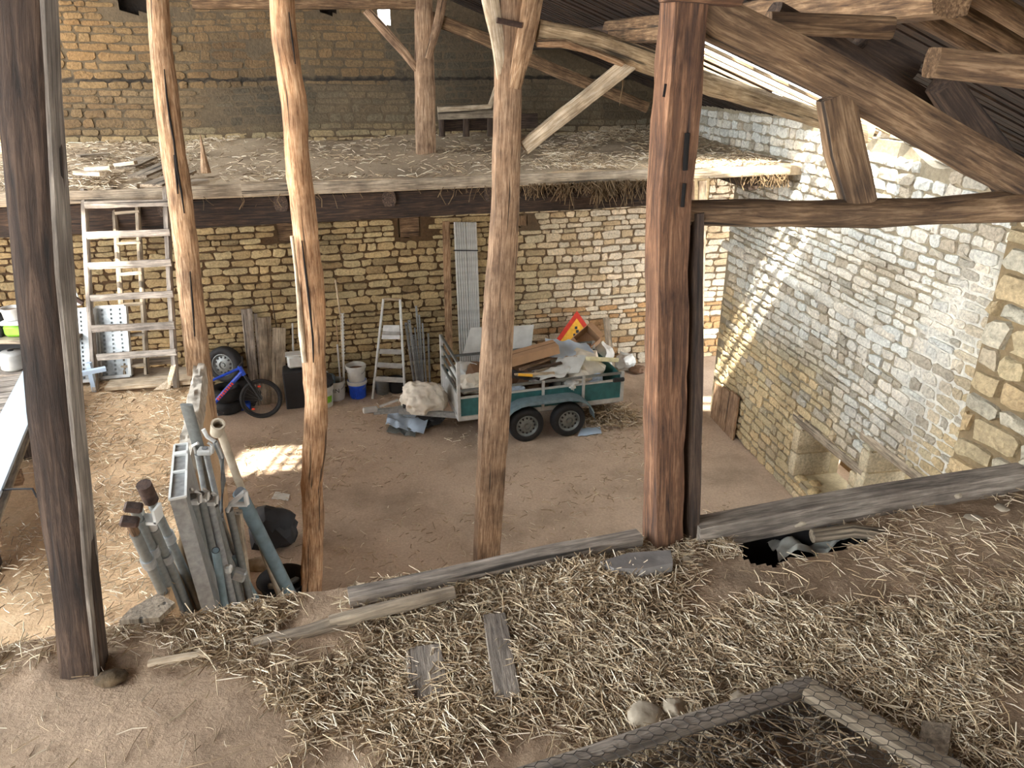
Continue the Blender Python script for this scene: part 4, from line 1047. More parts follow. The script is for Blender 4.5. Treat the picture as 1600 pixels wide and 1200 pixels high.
def wheel_local(parent, c, r, wdt, axis, prefix='wheel', mt=None):
    ax = Vector(axis)
    m = MB(); m.lathe([(r*.62, -wdt*.5), (r*.86, -wdt*.52), (r*.97, -wdt*.40), (r, -wdt*.2), (r, wdt*.2), (r*.97, wdt*.40), (r*.86, wdt*.52), (r*.62, wdt*.5), (r*.58, 0), (r*.62, -wdt*.5)], 32, c, ax)
    t = m.build(prefix, BLACK, parent, 'all', local=True)
    m = MB(); m.lathe([(r*.63, wdt*.50), (r*.60, wdt*.52), (r*.56, wdt*.38), (r*.50, wdt*.30), (r*.34, wdt*.42), (r*.22, wdt*.46), (r*.20, wdt*.34), (.001, wdt*.34)], 32, c, ax); m.build('rim', mt or GALVD, t, True, local=True)
    q = Vector((0, 0, 1)).rotation_difference(ax); C = Vector(c); m = MB()
    for k in range(12):
        a = 2*math.pi*k/12; p = C + q @ Vector((math.cos(a)*r*.44, math.sin(a)*r*.44, wdt*.345))
        m.lathe([(.001, .012), (r*.055, .012), (r*.055, -.02)], 8, p, ax)
    m.build('rim_slots', BLACKP, t, False, local=True)
    m = MB(); m.lathe([(.001, wdt*.47), (r*.11, wdt*.46), (r*.13, wdt*.3)], 14, c, ax); m.build('hub_cap', GALVD, t, True, local=True)
    return t
for x in (1.04, 1.74):
    wheel_local(tr, (x, -.14, .285), .285, .17, (0, -1, 0)); wheel_local(tr, (x, WD+.14, .285), .285, .17, (0, 1, 0))
# ---- what lies in the trailer, each piece on its own
def board(name, corners, thick, mat, label, cat):
    mb = MB(); mb.poly(corners, thick); return tag(mb.build(name, mat), label, cat)
cb = thing('cardboard_box', 'long flat brown cardboard box on top of the trailer load', 'box', tw(1.25, .55, 1.10), TA)
Rb = Matrix.Rotation(-.18, 3, 'Y')
m = MB(); m.box((.05, 0, .09), (.95, .30, .15), Rb, (1, 1, 1), .006); m.build('carton', CARD, cb, local=True)
m = MB(); m.box(Vector((.05, 0, .09)) + Rb @ Vector((0, 0, .077)), (.94, .012, .004), Rb); m.build('flap_seam', CARDD, cb, local=True)
m = MB(); m.box(Vector((.05, 0, .09)) + Rb @ Vector((-.477, 0, 0)), (.004, .28, .13), Rb); m.build('open_end', CARDD, cb, local=True)
sheet('white_sheet', [tw(1.66, .55, 1.10), tw(2.42, .35, 1.08), tw(2.45, .95, 1.14), tw(1.75, 1.1, 1.22)], LIGHTBLUE, 'bluish white sheet bent over the right end of the trailer load', 'sheet', 3, .05)
sheet('plasterboard', [tw(1.55, .25, .92), tw(2.0, .12, .95), tw(2.25, .4, 1.13), tw(1.8, .55, 1.08)], WHITEB, 'pale broken plasterboard slanting in the middle of the trailer load', 'board', 5, .02)
sheet('plasterboard', [tw(1.15, .08, .93), tw(1.75, .06, .94), tw(1.95, .3, 1.0), tw(1.3, .35, 1.02)], WHITEB, 'torn white board along the near rail of the trailer', 'board', 8, .04)
sheet('black_sheet', [tw(.85, .10, .99), tw(1.32, .05, .93), tw(1.42, .25, .95), tw(.90, .32, 1.06)], BLACKP, 'curled black plastic sheet with a pale rim in the trailer', 'sheet', 9, .04)
tray = thing('cream_tray', 'cream plastic tray with a grey strip on the rear corner of the trailer', 'tray', tw(2.45, .35, .98), TA)
Rt = Matrix.Rotation(-.35, 3, 'X') @ Matrix.Rotation(.15, 3, 'Y')
m = MB(); m.box((0, 0, .05), (.5, .46, .03), Rt, (1, 1, 1), .012); m.build('tray_base', CREAM, tray, local=True)
m = MB(); [m.box(Vector((0, 0, .05)) + Rt @ Vector(c), s_, Rt, (1, 1, 1), .008) for c, s_ in (((.24, 0, .03), (.025, .46, .05)), ((-.24, 0, .03), (.025, .46, .05)), ((0, .22, .03), (.5, .025, .05)), ((0, -.22, .03), (.5, .025, .05)))]; m.build('tray_rim', CREAM, tray, local=True)
m = MB(); m.box(Vector((0, 0, .05)) + Rt @ Vector((-.02, -.02, .022)), (.10, .36, .012), Rt @ Matrix.Rotation(.8, 3, 'Z')); m.build('grey_strip', GALVD, tray, local=True)
LAB = ['short brown offcut sticking out of the load beside the carton', 'dark wooden offcut lying across the middle of the load', 'narrow grey lath among the broken boards in the trailer', 'pale lath on the near side of the trailer load', 'splintered brown lath pointing to the rear of the trailer']
for i, (a, b, mt) in enumerate((((1.1, .4, 1.0), (1.75, .62, 1.06), W_BROWN), ((1.2, .3, 1.02), (1.8, .38, 1.05), W_DARK), ((1.3, .22, 1.0), (1.9, .5, 1.0), W_BOARD), ((.95, .2, 1.0), (1.6, .15, .98), W_PALE), ((1.6, .7, 1.02), (2.1, .45, 1.1), W_BROWN))):
    m = MB(); m.bar(tw(*a), tw(*b), .06, .03, (0, 0, 1)); tag(m.build('wood_offcut', mt), LAB[i], 'offcut')
CRL = [('crumpled_paper', .30, .35, .88, (.20, .18, .16), CLOTH, 'crumpled beige paper bag at the front of the trailer'), ('crumpled_paper', .62, .25, .86, (.22, .16, .15), CLOTH, 'crushed pale sack behind the squared post in the trailer'),
       ('crumpled_paper', .28, .80, .85, (.24, .22, .2), WHITEB, 'white torn packaging at the far front corner of the trailer'), ('plastic_bag', 2.05, .22, .88, (.20, .14, .11), CLOTH, 'crumpled off-white plastic bag near the rear of the trailer'),
       ('plastic_bag', 2.30, .16, .84, (.15, .1, .1), LIGHTBLUE, 'small bluish plastic bag by the rear rail of the trailer'), ('plastic_bag', 1.9, .10, .84, (.14, .1, .09), WHITE, 'little white bag squeezed against the near rail'),
       ('plastic_bag', .95, .16, .82, (.16, .12, .1), LIGHTBLUE, 'pale green-white bag beside the squared post'), ('rubble_sack', 1.2, .75, .62, (.7, .4, .36), CARDD, 'heap of brown rubble filling the middle of the trailer'),
       ('rubble_sack', 2.2, .75, .60, (.40, .4, .38), CLOTH, 'grey-white rubble heap in the rear of the trailer'), ('rubble_sack', .45, .75, .56, (.36, .42, .34), CARDD, 'brown rubble heap in the front of the trailer')]
for i, (nm, x, y, z, s_, mt, lb) in enumerate(CRL):
    crumple(nm, tw(x, y, z-.14), s_, mt, lb, 'rubble' if 'rubble' in nm else 'bag', 30+i, .5, rotz=i)
m = MB(); m.tube([tw(1.0, .15, 1.02), tw(1.22, .1, 1.0)], .025, 10); tag(m.build('yellow_tube', YELLOW, smooth=True), 'short yellow tube poking out beside the black sheet', 'tube')
board('plasterboard_sheet', [at_y(722, 556, 12.20), at_y(787, 557, 12.35), at_y(787, 509, 12.5), at_y(735, 512, 12.35)], .02, WHITEB, 'left white board standing at the back of the trailer', 'panel')
board('plasterboard_sheet', [at_y(794, 552, 12.40), at_y(829, 550, 12.48), at_y(834, 507, 12.6), at_y(796, 510, 12.5)], .02, WHITEB, 'right white board standing at the back of the trailer', 'panel')
# tarpaulin bundle on the drawbar and sheets beneath
crumple('tarpaulin_bundle', at_z(661, 640, .40), (.36, .26, .26), CLOTH, 'bundled cream tarpaulin resting on the trailer drawbar', 'tarpaulin', 61, .38, sub=5, soft=True)
pz = at_z(640, 672, 0)
sheet('grey_sheeting', [pz+Vector((-.38, -.05, .12)), pz+Vector((.25, -.2, .05)), pz+Vector((.35, .35, .22)), pz+Vector((-.35, .3, .28))], LIGHTBLUE, 'pale grey sheeting dropped under the trailer drawbar', 'sheet', 14, .09, freq=5)
sheet('grey_sheeting', [pz+Vector((-.36, -.15, .05)), pz+Vector((.12, -.28, .03)), pz+Vector((.2, .2, .08)), pz+Vector((-.3, .3, .1))], GALVD, 'dark grey sheet lying flat below the pale sheeting', 'sheet', 17, .05, freq=5)
crumple('black_hose', at_z(668, 668, 0)+Vector((0, .1, .0)), (.22, .18, .12), BLACKP, 'tangle of black hose on the ground by the drawbar', 'hose', 71, .5)
sheet('paper_scrap', [at_z(903, 681, .02), at_z(940, 677, .02), at_z(938, 667, .03), at_z(908, 669, .03)], LIGHTBLUE, 'white paper scrap on the ground behind the trailer wheels', 'paper', 4, .015, 6, 4)

# ------------------------------------------------------------------ leaning on the back wall, behind the trailer
sg = thing('road_sign', 'red-bordered yellow triangular road sign leaning on the wall', 'sign', wallp(893, 540, .35))
a, b, c = wallp(901, 486, .14), wallp(862, 540, .42), wallp(936, 536, .42); nn = (b-a).cross(c-a).normalized()
if nn.y > 0: nn = -nn
ce = (a+b+c)/3
def trip(k, o): return [ce+(p-ce)*k+nn*o for p in (a, b, c)]
m = MB(); m.poly(trip(1.0, 0), .02, nn); m.build('sign_plate', RED, sg)
m = MB(); m.poly(trip(.66, .02), .004, nn); m.build('yellow_field', YELLOW, sg)
m = MB(); u = (c-b).normalized(); vup = (a-(b+c)/2).normalized()
for (px_, py_, r_) in ((-.01, .10, .035), (.02, .03, .04), (-.04, -.03, .03), (.05, -.06, .035)):
    m.box(ce+u*px_+vup*py_+nn*.026, (r_*1.4, r_*1.4, .003), Matrix((u, vup, nn)).transposed())
m.build('pictogram', PRINT, sg)
ob = thing('cardboard_box', 'open brown cardboard box tipped over behind the trailer', 'box', at_y(918, 545, 12.95))
oc = at_y(916, 533, 12.95); Mo = Matrix.Rotation(.5, 3, 'Z') @ Matrix.Rotation(-.55, 3, 'Y') @ Matrix.Rotation(.7, 3, 'X')
m = MB()
for cc, s_ in (((0, 0, -.16), (.36, .34, .012)), ((-.18, 0, 0), (.012, .34, .33)), ((.18, 0, 0), (.012, .34, .33)), ((0, .17, 0), (.36, .012, .33)), ((0, -.17, 0), (.36, .012, .33))): m.box(oc + Mo @ Vector(cc), s_, Mo)
m.build('carton', CARD, ob)
for cc, s_ in (((-.22, 0, .17), (.10, .33, .008)), ((.22, 0, .17), (.10, .33, .008))):
    m = MB(); m.box(oc + Mo @ Vector(cc), s_, Mo); m.build('flap', CARD, ob)
crumple('plastic_bag', at_y(938, 566, 13.0)-Vector((0, 0, .1)), (.22, .18, .26), WHITE, 'white plastic bag below the tipped cardboard box', 'bag', 81, .4)
crumple('plastic_bag', at_z(976, 577, 0), (.18, .14, .2), WHITE, 'lone white bag on the floor near the reddish post', 'bag', 83, .4)
crumple('rag', at_z(998, 582, 0), (.16, .12, .08), CARDD, 'brown rag on the floor beside the lone white bag', 'rag', 85, .4)
m = MB(); m.box(at_y(922, 572, 13.0)-Vector((0, 0, .55)), (.7, .5, .9), Matrix.Rotation(.26, 3, 'Z'), (1, 1, 1), .02); tag(m.build('storage_crate', W_DARK), 'dark wooden crate under the tipped box behind the trailer', 'crate')
lean('leaning_plank', (947, 496), (957, 588), .13, .03, W_BOARD, 'grey plank leaning on the wall right of the road sign', 'plank', .1)
lean('leaning_plank', (697, 346), (703, 606), .13, .035, W_TAN, 'tall tan plank leaning left of the steel stud bundles', 'plank', .1)
for j, (xt, xb, lb) in enumerate((((709, 727), (720, 738), 'left bundle of tall galvanised steel studs leaning on the wall'), ((728, 744), (738, 753), 'right bundle of tall galvanised steel studs leaning on the wall'))):
    bt = thing('steel_stud_bundle', lb, 'studs', at_z(sum(xb)/2, 603, 0))
    for k in range(5):
        t = (k+.5)/5; lean('stud', (xt[0]+(xt[1]-xt[0])*t, 347), (xb[0]+(xb[1]-xb[0])*t, 603), .042, .05, ALU, None, None, .14, bt, 0)
    p1 = wallp(xt[0]-1+2*.17, 391, .17); p2 = wallp(xt[1]+3, 391, .17)
    m = MB(); m.bar(p1-bn*-.02, p2-bn*-.02, .012, .02); m.build('tie_band', BLACKP, bt)
ml = ['tallest perforated steel stud in the loose group by the stepladder', 'perforated steel stud at the left of the loose group', 'second perforated steel stud from the left in the loose group', 'short perforated stud at the front of the loose group', 'plain thin steel rail in the middle of the loose group', 'thin steel rail at the right of the loose group', 'shortest steel rail beside the trailer gate', 'narrow steel rail behind the perforated studs']
for i, (xt, yt, xb, w_) in enumerate(((650, 478, 661, .035), (634, 504, 650, .05), (639, 500, 655, .05), (646, 523, 656, .05), (655, 492, 663, .03), (660, 505, 667, .03), (669, 521, 672, .035), (648, 512, 659, .03))):
    st = thing('steel_stud', ml[i], 'stud', at_z(xb, 606, 0)); lean('profile', (xt, yt), (xb, 606), w_, .03, GALV, None, None, .12+.02*(i % 3), st, 0)
    if 0 < i < 4:
        p1 = wallp(xt, yt, .12+.02*(i % 3)); p0 = at_z(xb, 606, 0); m = MB(); q = Vector((BWb, -1, 0)).normalized()
        for k in range(1, 30): m.box(p1.lerp(p0, k/31)+q*.017, (.014, .003, .022), Matrix.Rotation(AX, 3, 'Z'))
        m.build('perforations', BLACKP, st)
# stepladder
sl = thing('stepladder', 'narrow aluminium stepladder leaning against the stone wall', 'ladder', at_z(607, 616, 0))
def sp(x, y): 
    t = (y-467)/(624-467); p1 = wallp(605, 467, .12); p0 = at_z(607, 626, 0); yy = p1.y+(p0.y-p1.y)*t; return at_y(x, y, yy)
for (a, b) in (((599, 467), (582, 623)), ((625, 468), (633, 620))):
    m = MB(); m.tube([sp(*a), sp((a[0]+b[0])/2, (a[1]+b[1])/2), sp(*b)], .022, 8); m.build('stile', ALU, sl, True)
m = MB(); m.tube([sp(599, 467), sp(625, 468)], .022, 8); m.build('top_bow', W_PALE, sl, True)
m = MB(); m.bar(sp(598, 519), sp(625, 520), .10, .025, (0, -.6, .8)); m.poly([sp(599, 508), sp(624, 508), sp(625, 530), sp(596, 530)], .02); m.build('platform_step', ALU, sl)
for (a, b) in (((593, 549), (627, 550)), ((590, 570), (628, 572)), ((586, 592), (630, 594))):
    m = MB(); m.bar(sp(*a), sp(*b), .09, .03, (0, -.5, .85)); m.build('tread', ALU, sl)
# poles behind the blue bucket
m = MB(); m.tube([at_z(537, 618, .0), wallp(533, 500, .15), wallp(524, 438, .10)], .016, 7); tag(m.build('long_rod', W_PALE, smooth=True), 'long whitish bent rod leaning behind the buckets', 'rod')
lean('leaning_rod', (525, 500), (535, 620), .02, .02, W_TAN, 'thin tan rod beside the long whitish rod', 'rod', .12, sq=2)
m = MB(); p0, p1 = at_z(538, 619, 0), wallp(535, 490, .16); m.bar(p0, p1, .03, .03)
for k in range(14):
    q = p1.lerp(p0, k/26); m.box(q+bn*.0, (.06, .02, .012), Matrix.Rotation(AX, 3, 'Z'))
tag(m.build('notched_rail', WHITE), 'white notched shelf rail standing behind the buckets', 'rail')
lean('leaning_strip', (527, 538), (534, 621), .03, .012, ALU, 'short grey metal strip leaning behind the printed bucket', 'strip', .15)
# buckets
def bucket(name, p, r, h_, mat, label, rim=None, handle=True, dark=None, group=None, tilt=None):
    t = thing(name, label, 'bucket', p, 0, group, rot=tilt)
    m = MB(); m.lathe([(.001, .004), (r*.84, 0), (r*.86, .01), (r*.99, h_*.97), (r, h_), (r*.96, h_), (r*.83, .02), (.001, .02)], 24); m.build('shell', mat, t, True, local=True)
    m = MB(); m.lathe([(r*.99, h_*.80), (r*1.06, h_*.80), (r*1.07, h_*.99), (r*1.0, h_*1.0)], 24); m.build('rim', rim or mat, t, True, local=True)
    if handle:
        m = MB(); m.tube([(r*1.06*math.cos(a), -.04-r*.5*math.sin(a), h_*.86+.0-r*.75*math.sin(a)) for a in [math.pi*k/10 for k in range(11)]], .005, 6); m.build('handle', GALVD, t, True, local=True)
    if dark:
        m = MB(); m.lathe([(.001, h_*.75), (r*.92, h_*.72)], 20); m.build('contents', dark, t, True, local=True)
    return t
def gp(x, y): q = at_z(x, y, 0); q.y = min(q.y, back_y(q.x)-.26); q.z = gz(q.x, q.y); return q
b1 = bucket('plastic_bucket', gp(563, 613), .165, .33, BLUEB, 'bright blue plastic bucket at the bottom of a stack of two', WHITE)
m = MB()
for k in range(7):
    a0, a1 = [math.radians(230+k*9), math.radians(239+k*9)]
    m.add([(.16*math.cos(a)*(.90+.09*z), .16*math.sin(a)*(.90+.09*z), .05+z*.18) for a in (a0, a1) for z in (0, 1)], [(0, 2, 3, 1)])
m.build('blue_label', BLUE, b1, local=True)
bucket('plastic_bucket', b1.location+Vector((0, -.0, .315)), .17, .30, WHITE, 'mortar-stained white bucket stacked on the blue bucket', dark=CARDD)
b2 = bucket('plastic_bucket', gp(527, 622), .165, .36, WHITE, 'white bucket with dark blue lettering beside the blue bucket', dark=BLACKP)
fc = bpy.data.curves.new('bucket_print', 'FONT'); fc.body = 'UIN'; fc.size = .11; fc.extrude = .001; fc.align_x = 'CENTER'
fo = bpy.data.objects.new('bucket_print', fc); COL.objects.link(fo); bpy.context.view_layer.update()
fm = bpy.data.meshes.new_from_object(fo); bpy.data.objects.remove(fo)
for v in fm.vertices:
    ang = -math.pi/2 + .05 + v.co.x/.155; rr = .158 + v.co.z
    v.co = Vector((rr*math.cos(ang), rr*math.sin(ang), .17+v.co.y))
fm.materials.clear(); fm.materials.append(PRINT); pr = bpy.data.objects.new('lettering', fm); COL.objects.link(pr); pr.parent = b2
b3 = bucket('plastic_bucket', gp(508, 634), .16, .38, WHITE, 'white bucket with a yellow-green label partly behind the trunk post', handle=False)
m = MB()
for k in range(9):
    a0, a1 = [math.radians(270+k*8), math.radians(278+k*8)]
    m.add([(.162*math.cos(a)*(.86+.1*z), .162*math.sin(a)*(.86+.1*z), .07+z*.15) for a in (a0, a1) for z in (0, 1)], [(0, 2, 3, 1)])
m.build('label_print', GREEN, b3, local=True)
crumple('black_bag', b3.location+Vector((.03, .02, .36)), (.15, .13, .14), BLACKP, 'black rubbish bag stuffed on the labelled bucket', 'bag', 91, .4)
b4 = bucket('plastic_bucket', gp(601, 606)+Vector((0, .08, 0)), .14, .28, GALVD, 'grey bucket standing behind the stepladder', handle=False)
bucket('plastic_bucket', gp(620, 606)+Vector((.02, .08, 0)), .14, .26, BLACKP, 'black bucket right of the stepladder', handle=False)
jg = thing('water_jug', 'translucent bluish jug on the floor behind the printed bucket', 'jug', gp(520, 616)+Vector((-.05, .06, 0)))
m = MB(); m.box((0, 0, .30), (.30, .2, .30), None, (1, 1, 1), .04); m.build('jug_body', FILMBLUE, jg, True, local=True)
m = MB(); m.lathe([(.05, .44), (.05, .5), (.001, .5)], 12); m.build('jug_cap', WHITE, jg, True, local=True)
m = MB(); m.box((0, 0, .07), (.36, .26, .14), None, (1, 1, 1), .01); m.build('jug_stand', BLACKP, jg, local=True)
tb = thing('plastic_trough', 'whitish plastic trough hanging low beside the trunk post', 'trough', at_y(463, 574, 12.35))
m = MB(); q = at_y(463, 563, 12.35)
m.box(q, (.30, .2, .24), Matrix.Rotation(AX, 3, 'Z'), (1, 1, 1), .04); m.build('trough_body', WHITEB, tb, True)
m = MB(); m.box(q+Vector((0, -.01, .125)), (.34, .23, .02), Matrix.Rotation(AX, 3, 'Z'), (1, 1, 1), .008); m.build('trough_rim', WHITEB, tb)
m = MB(); m.box(q-Vector((0, 0, .5)), (.5, .35, .72), Matrix.Rotation(AX, 3, 'Z'), (1, 1, 1), .02); m.build('trough_stand', BLACKP, tb)
# planks and battens left of the trunk post
pl = [((381, 483), (398, 632), .10, W_GREY, 'leftmost grey batten of the stack behind the bicycle'), ((390, 482), (404, 632), .08, W_GREY, 'second grey batten behind the bicycle'), ((399, 490), (412, 630), .06, W_GREY, 'third, thinnest grey batten behind the bicycle'),
      ((409, 496), (417, 630), .14, W_BOARD, 'short brownish board right of the grey battens'), ((418, 495), (425, 628), .11, W_BOARD, 'board with a pale edge behind the front wheel of the bicycle'), ((436, 512), (438, 626), .22, W_BOARD, 'wide pointed board leaning left of the trunk post'),
      ((457, 505), (462, 624), .03, ALU, 'thin grey pole leaning behind the trunk post')]
for i, (t_, b_, w_, mt, lb) in enumerate(pl): lean('leaning_board', t_, b_, w_, .03, mt, lb, 'board' if w_ > .04 else 'pole', .1+.03*(i % 2))
m = MB(); m.tube([wallp(437, 540, .08), wallp(430, 500, .08), wallp(423, 455, .06)], .008, 6); tag(m.build('thin_rod', RUST, smooth=True), 'rusty thin rod standing above the leaning boards', 'rod')

# ------------------------------------------------------------------ bicycle and spare wheel
bk = thing('bicycle', 'blue mountain bike with orange lettering leaning among the rubbish', 'bicycle', gp(412, 653), AX)
tiltb = Matrix.Rotation(-.10, 3, 'X')
def bt_(name, mat, pts, r, parent=None, n=8):
    m = MB(); m.tube([tiltb @ Vector(p) for p in pts], r, n); return m.build(name, mat, parent or bk, True, local=True)
def bw(x):
    c = tiltb @ Vector((x, 0, .345)); ax = tiltb @ Vector((0, -1, 0)); m = MB(); R_ = .345
    m.lathe([(R_-.055+.028*(1-math.cos(t)), .028*math.sin(t)) for t in [2*math.pi*k/10 for k in range(11)]], 40, c, ax); w_ = m.build('wheel', BLACK, bk, 'all', local=True)
    m = MB(); m.lathe([(R_-.075, -.012), (R_-.05, -.012), (R_-.05, .012), (R_-.075, .012), (R_-.075, -.012)], 40, c, ax); m.build('rim', BLACKP, w_, True, local=True)
    q = Vector((0, 0, 1)).rotation_difference(ax); m = MB()
    for k in range(24):
        a = 2*math.pi*k/24; m.tube([c + q @ Vector((.02*math.cos(a+1), .02*math.sin(a+1), .03*(-1)**k)), c + q @ Vector((.27*math.cos(a), .27*math.sin(a), 0))], .0015, 3, cap=False)
    m.build('spokes', GALVD, w_, local=True)
    m = MB(); m.lathe([(.001, -.05), (.022, -.05), (.022, .05), (.001, .05)], 12, c, ax); m.build('hub', GALVD, w_, True, local=True)
    for a in (1.6, 4.0):
        m = MB(); m.box(c + q @ Vector((.22*math.cos(a), .22*math.sin(a), .01)), (.05, .012, .03), None, (1, 1, 1), .004); m.build('reflector', REDO, w_, local=True)
bw(0); bw(-1.10)
H0, H1, BBp, ST_ = (-.22, 0, .78), (-.28, 0, .95), (-.80, 0, .30), (-.98, 0, .72)
fr = bt_('frame', BLUE, [H0, H1], .034)
dt = bt_('down_tube', BLUE, [(-.24, 0, .84), BBp], .036, fr)
bt_('top_tube', BLUE, [(-.27, 0, .91), (-.95, 0, .66)], .022, fr); bt_('seat_tube', BLUE, [BBp, ST_], .020, fr)
bt_('chain_stay', BLUE, [BBp, (-1.10, -.05, .345)], .012, fr); bt_('seat_stay', BLUE, [(-.95, 0, .66), (-1.10, -.05, .345)], .012, fr)
a, b = Vector((-.24, 0, .84)), Vector(BBp); m = MB(); p0, p1 = a.lerp(b, .30), a.lerp(b, .80); dv = (p1-p0).normalized(); up_ = Vector((0, -1, 0)).cross(dv)
for k in range(9):
    cc = p0.lerp(p1, (k+.5)/9) + Vector((0, -.037, 0)); M3 = Matrix((dv, Vector((0, -1, 0)), up_)).transposed()
    m.box(tiltb @ cc, (.026, .004, .046), tiltb @ M3)
m.build('orange_lettering', REDO, fr, local=True)
bt_('fork', BLACKP, [H0, (-.13, -.06, .62), (0, -.06, .345)], .020); bt_('fork', BLACKP, [H0, (-.13, .06, .62), (0, .06, .345)], .020)
bt_('seat_post', BLACKP, [ST_, (-1.02, 0, .84)], .014); bt_('stem', BLACKP, [H1, (-.22, 0, 1.0)], .018)
bt_('handlebar', BLACKP, [(-.24, -.30, 1.02), (-.22, 0, 1.0), (-.24, .30, 1.02)], .014)
m = MB(); m.box(tiltb @ Vector((-1.03, 0, .86)), (.26, .14, .05), None, (1, 1, 1), .02); m.build('saddle', BLACKP, bk, True, local=True)
m = MB(); m.lathe([(.001, -.02), (.09, -.02), (.09, -.012), (.001, -.012)], 20, tiltb @ Vector((-.80, -.04, .30)), (0, -1, 0)); cs_ = m.build('chainring', GALVD, bk, True, local=True)
m = MB(); m.bar(tiltb @ Vector((-.80, -.07, .30)), tiltb @ Vector((-.66, -.07, .2)), .02, .015); m.box(tiltb @ Vector((-.65, -.12, .19)), (.09, .09, .02)); m.build('crank', BLACKP, cs_, local=True)
sw = thing('spare_wheel', 'car spare wheel with a grey steel rim propped behind the bicycle', 'wheel', at_y(352, 569, 12.20))
wheel_local(sw, (0, 0, 0), .31, .17, (-.2, -.97, .12), 'tyre', GALVD)
wc = at_z(352, 630, 0)
st_ = thing('tyre_pile', 'black tyre lying flat under the spare wheel', 'tyre', Vector((sw.location.x-.02, 12.10, .0)))
m = MB(); m.lathe([(.13, .02), (.22, 0), (.27, .05), (.27, .17), (.22, .22), (.13, .20), (.13, .02)], 28); m.build('tread', BLACK, st_, 'all', local=True)
m = MB(); m.lathe([(.13, .24), (.22, .22), (.265, .27), (.265, .39), (.22, .44), (.13, .42), (.13, .24)], 28); m.build('tread', BLACK, st_, 'all', local=True)
crumple('black_tarp', at_z(385, 622, 0)+Vector((.05, -.28, 0)), (.30, .14, .30), BLACKP, 'dark heap of black tarpaulin behind the bicycle', 'tarp', 95, .4)
m = MB(); m.box(at_z(372, 634, .06), (.42, .22, .12), Matrix.Rotation(AX, 3, 'Z'), (1, 1, 1), .02); tag(m.build('blue_case', BLUEB, smooth=True), 'small blue case on the ground under the bicycle', 'case')
m = MB(); m.tube([at_z(330, 648, .03), at_z(352, 645, .03)], .03, 10); tag(m.build('white_pipe_end', WHITE, smooth=True), 'white pipe end on the floor by the platform', 'pipe')
# things on the open floor
sheet('paper_scrap', [at_z(424, 779, .02), at_z(450, 782, .02), at_z(453, 772, .03), at_z(430, 768, .03)], WHITE, 'white scrap of paper on the bare floor beside the trunk post', 'paper', 6, .02, 8, 6)
tub = thing('black_tub', 'round black rubber tub half hidden behind the loft edge', 'tub', at_z(446, 936, 0))
m = MB(); m.lathe([(.001, .01), (.20, 0), (.26, .26), (.285, .28), (.275, .285), (.25, .26), (.19, .03), (.001, .03)], 30); m.build('shell', BLACKP, tub, True, local=True)
for i, (x, y, a) in enumerate(((-.05, -.03, .4), (.08, .05, 1.2))):
    m = MB(); m.box((x, y, .20), (.22, .07, .05), Matrix.Rotation(a, 3, 'Z') @ Matrix.Rotation(.3, 3, 'Y'), (1, 1, 1), .012); m.build('offcut', GALVD if i else W_BOARD, tub, local=True)
crumple('black_bag', at_z(432, 850, 0), (.3, .24, .3), BLACKP, 'dark plastic bag on the floor behind the blue-grey pipe', 'bag', 97, .35)
crumple('blue_bottle', at_z(421, 826, .25), (.10, .08, .12), BLUEB, 'crushed blue plastic on the dark bag', 'bottle', 98, .3)
rock('rock', 405, 884, 0, (.16, .12, .1), ROCK, 'pale stone on the floor beside the pipes', seed=31)
rs = random.Random(44); hp = at_z(945, 655, 0)
def pick_tw(r_):
    X, Y = r_.gauss(hp.x+.05, .22), r_.gauss(hp.y, .14); d = math.hypot((X-hp.x)/.5, (Y-hp.y)/.34)
    return Vector((X, Y, .02+max(0, .34*(1-d))*r_.random()))
tag(straw(900, pick_tw, .15, .5, .006, 45, .3).build('twig_heap', STRAW), 'heap of dry twigs and hay behind the trailer', 'hay', kind='stuff')
# ------------------------------------------------------------------ ladders at the platform
def lz_(x, y, t): return EYE + ray(x, y)*t
ld = thing('wooden_ladder', 'wide weathered wooden ladder from the platform up to the mezzanine', 'ladder', lz_(205, 606, 7.9))
for (pts, w_) in ((((131, 296), (138, 440), (146, 560), (150, 612)), .055), (((259, 292), (265, 430), (271, 540), (276, 606)), .06)):
    m = MB(); m.loft([(lz_(x, y, 7.9), w_, .075) for x, y in pts], n=10, sq=5, amp=.006, step=.15, side=(1, 0, 0)); m.build('stile', W_GREY, ld, True)
for (xa, ya, xb, yb) in ((139, 320, 258, 317), (142, 368, 260, 363), (145, 416, 262, 410), (148, 466, 265, 459), (150, 514, 267, 508), (158, 558, 270, 550)):
    m = MB(); m.loft([(lz_(xa-6, ya, 7.84), .035, .07), (lz_(xb+6, yb, 7.84), .035, .07)], n=10, sq=5, amp=.006, step=.12); m.build('rung', W_GREY, ld, True)
m = MB(); m.poly([lz_(240, 610, 7.78), lz_(266, 608, 7.8), lz_(276, 570, 7.84), lz_(268, 572, 7.84), lz_(262, 594, 7.82)], .02); m.build('foot_board', W_PALE, ld)
l2 = thing('narrow_ladder', 'narrow second ladder standing just behind the wide wooden ladder', 'ladder', lz_(212, 545, 8.15))
for pts in (((177, 290), (184, 400), (193, 520), (196, 585)), ((214, 288), (219, 400), (227, 535), (230, 585))):
    m = MB(); m.loft([(lz_(x, y, 8.12), .05, .06) for x, y in pts], n=8, sq=5, amp=.005, step=.2, side=(1, 0, 0)); m.build('stile', W_BOARD, l2, True)
for i in range(6):
    y = 330+48*i; m = MB(); m.bar(lz_(180+2*i, y+3, 8.1), lz_(218+2*i, y, 8.1), .03, .03); m.build('rung', W_BOARD, l2)
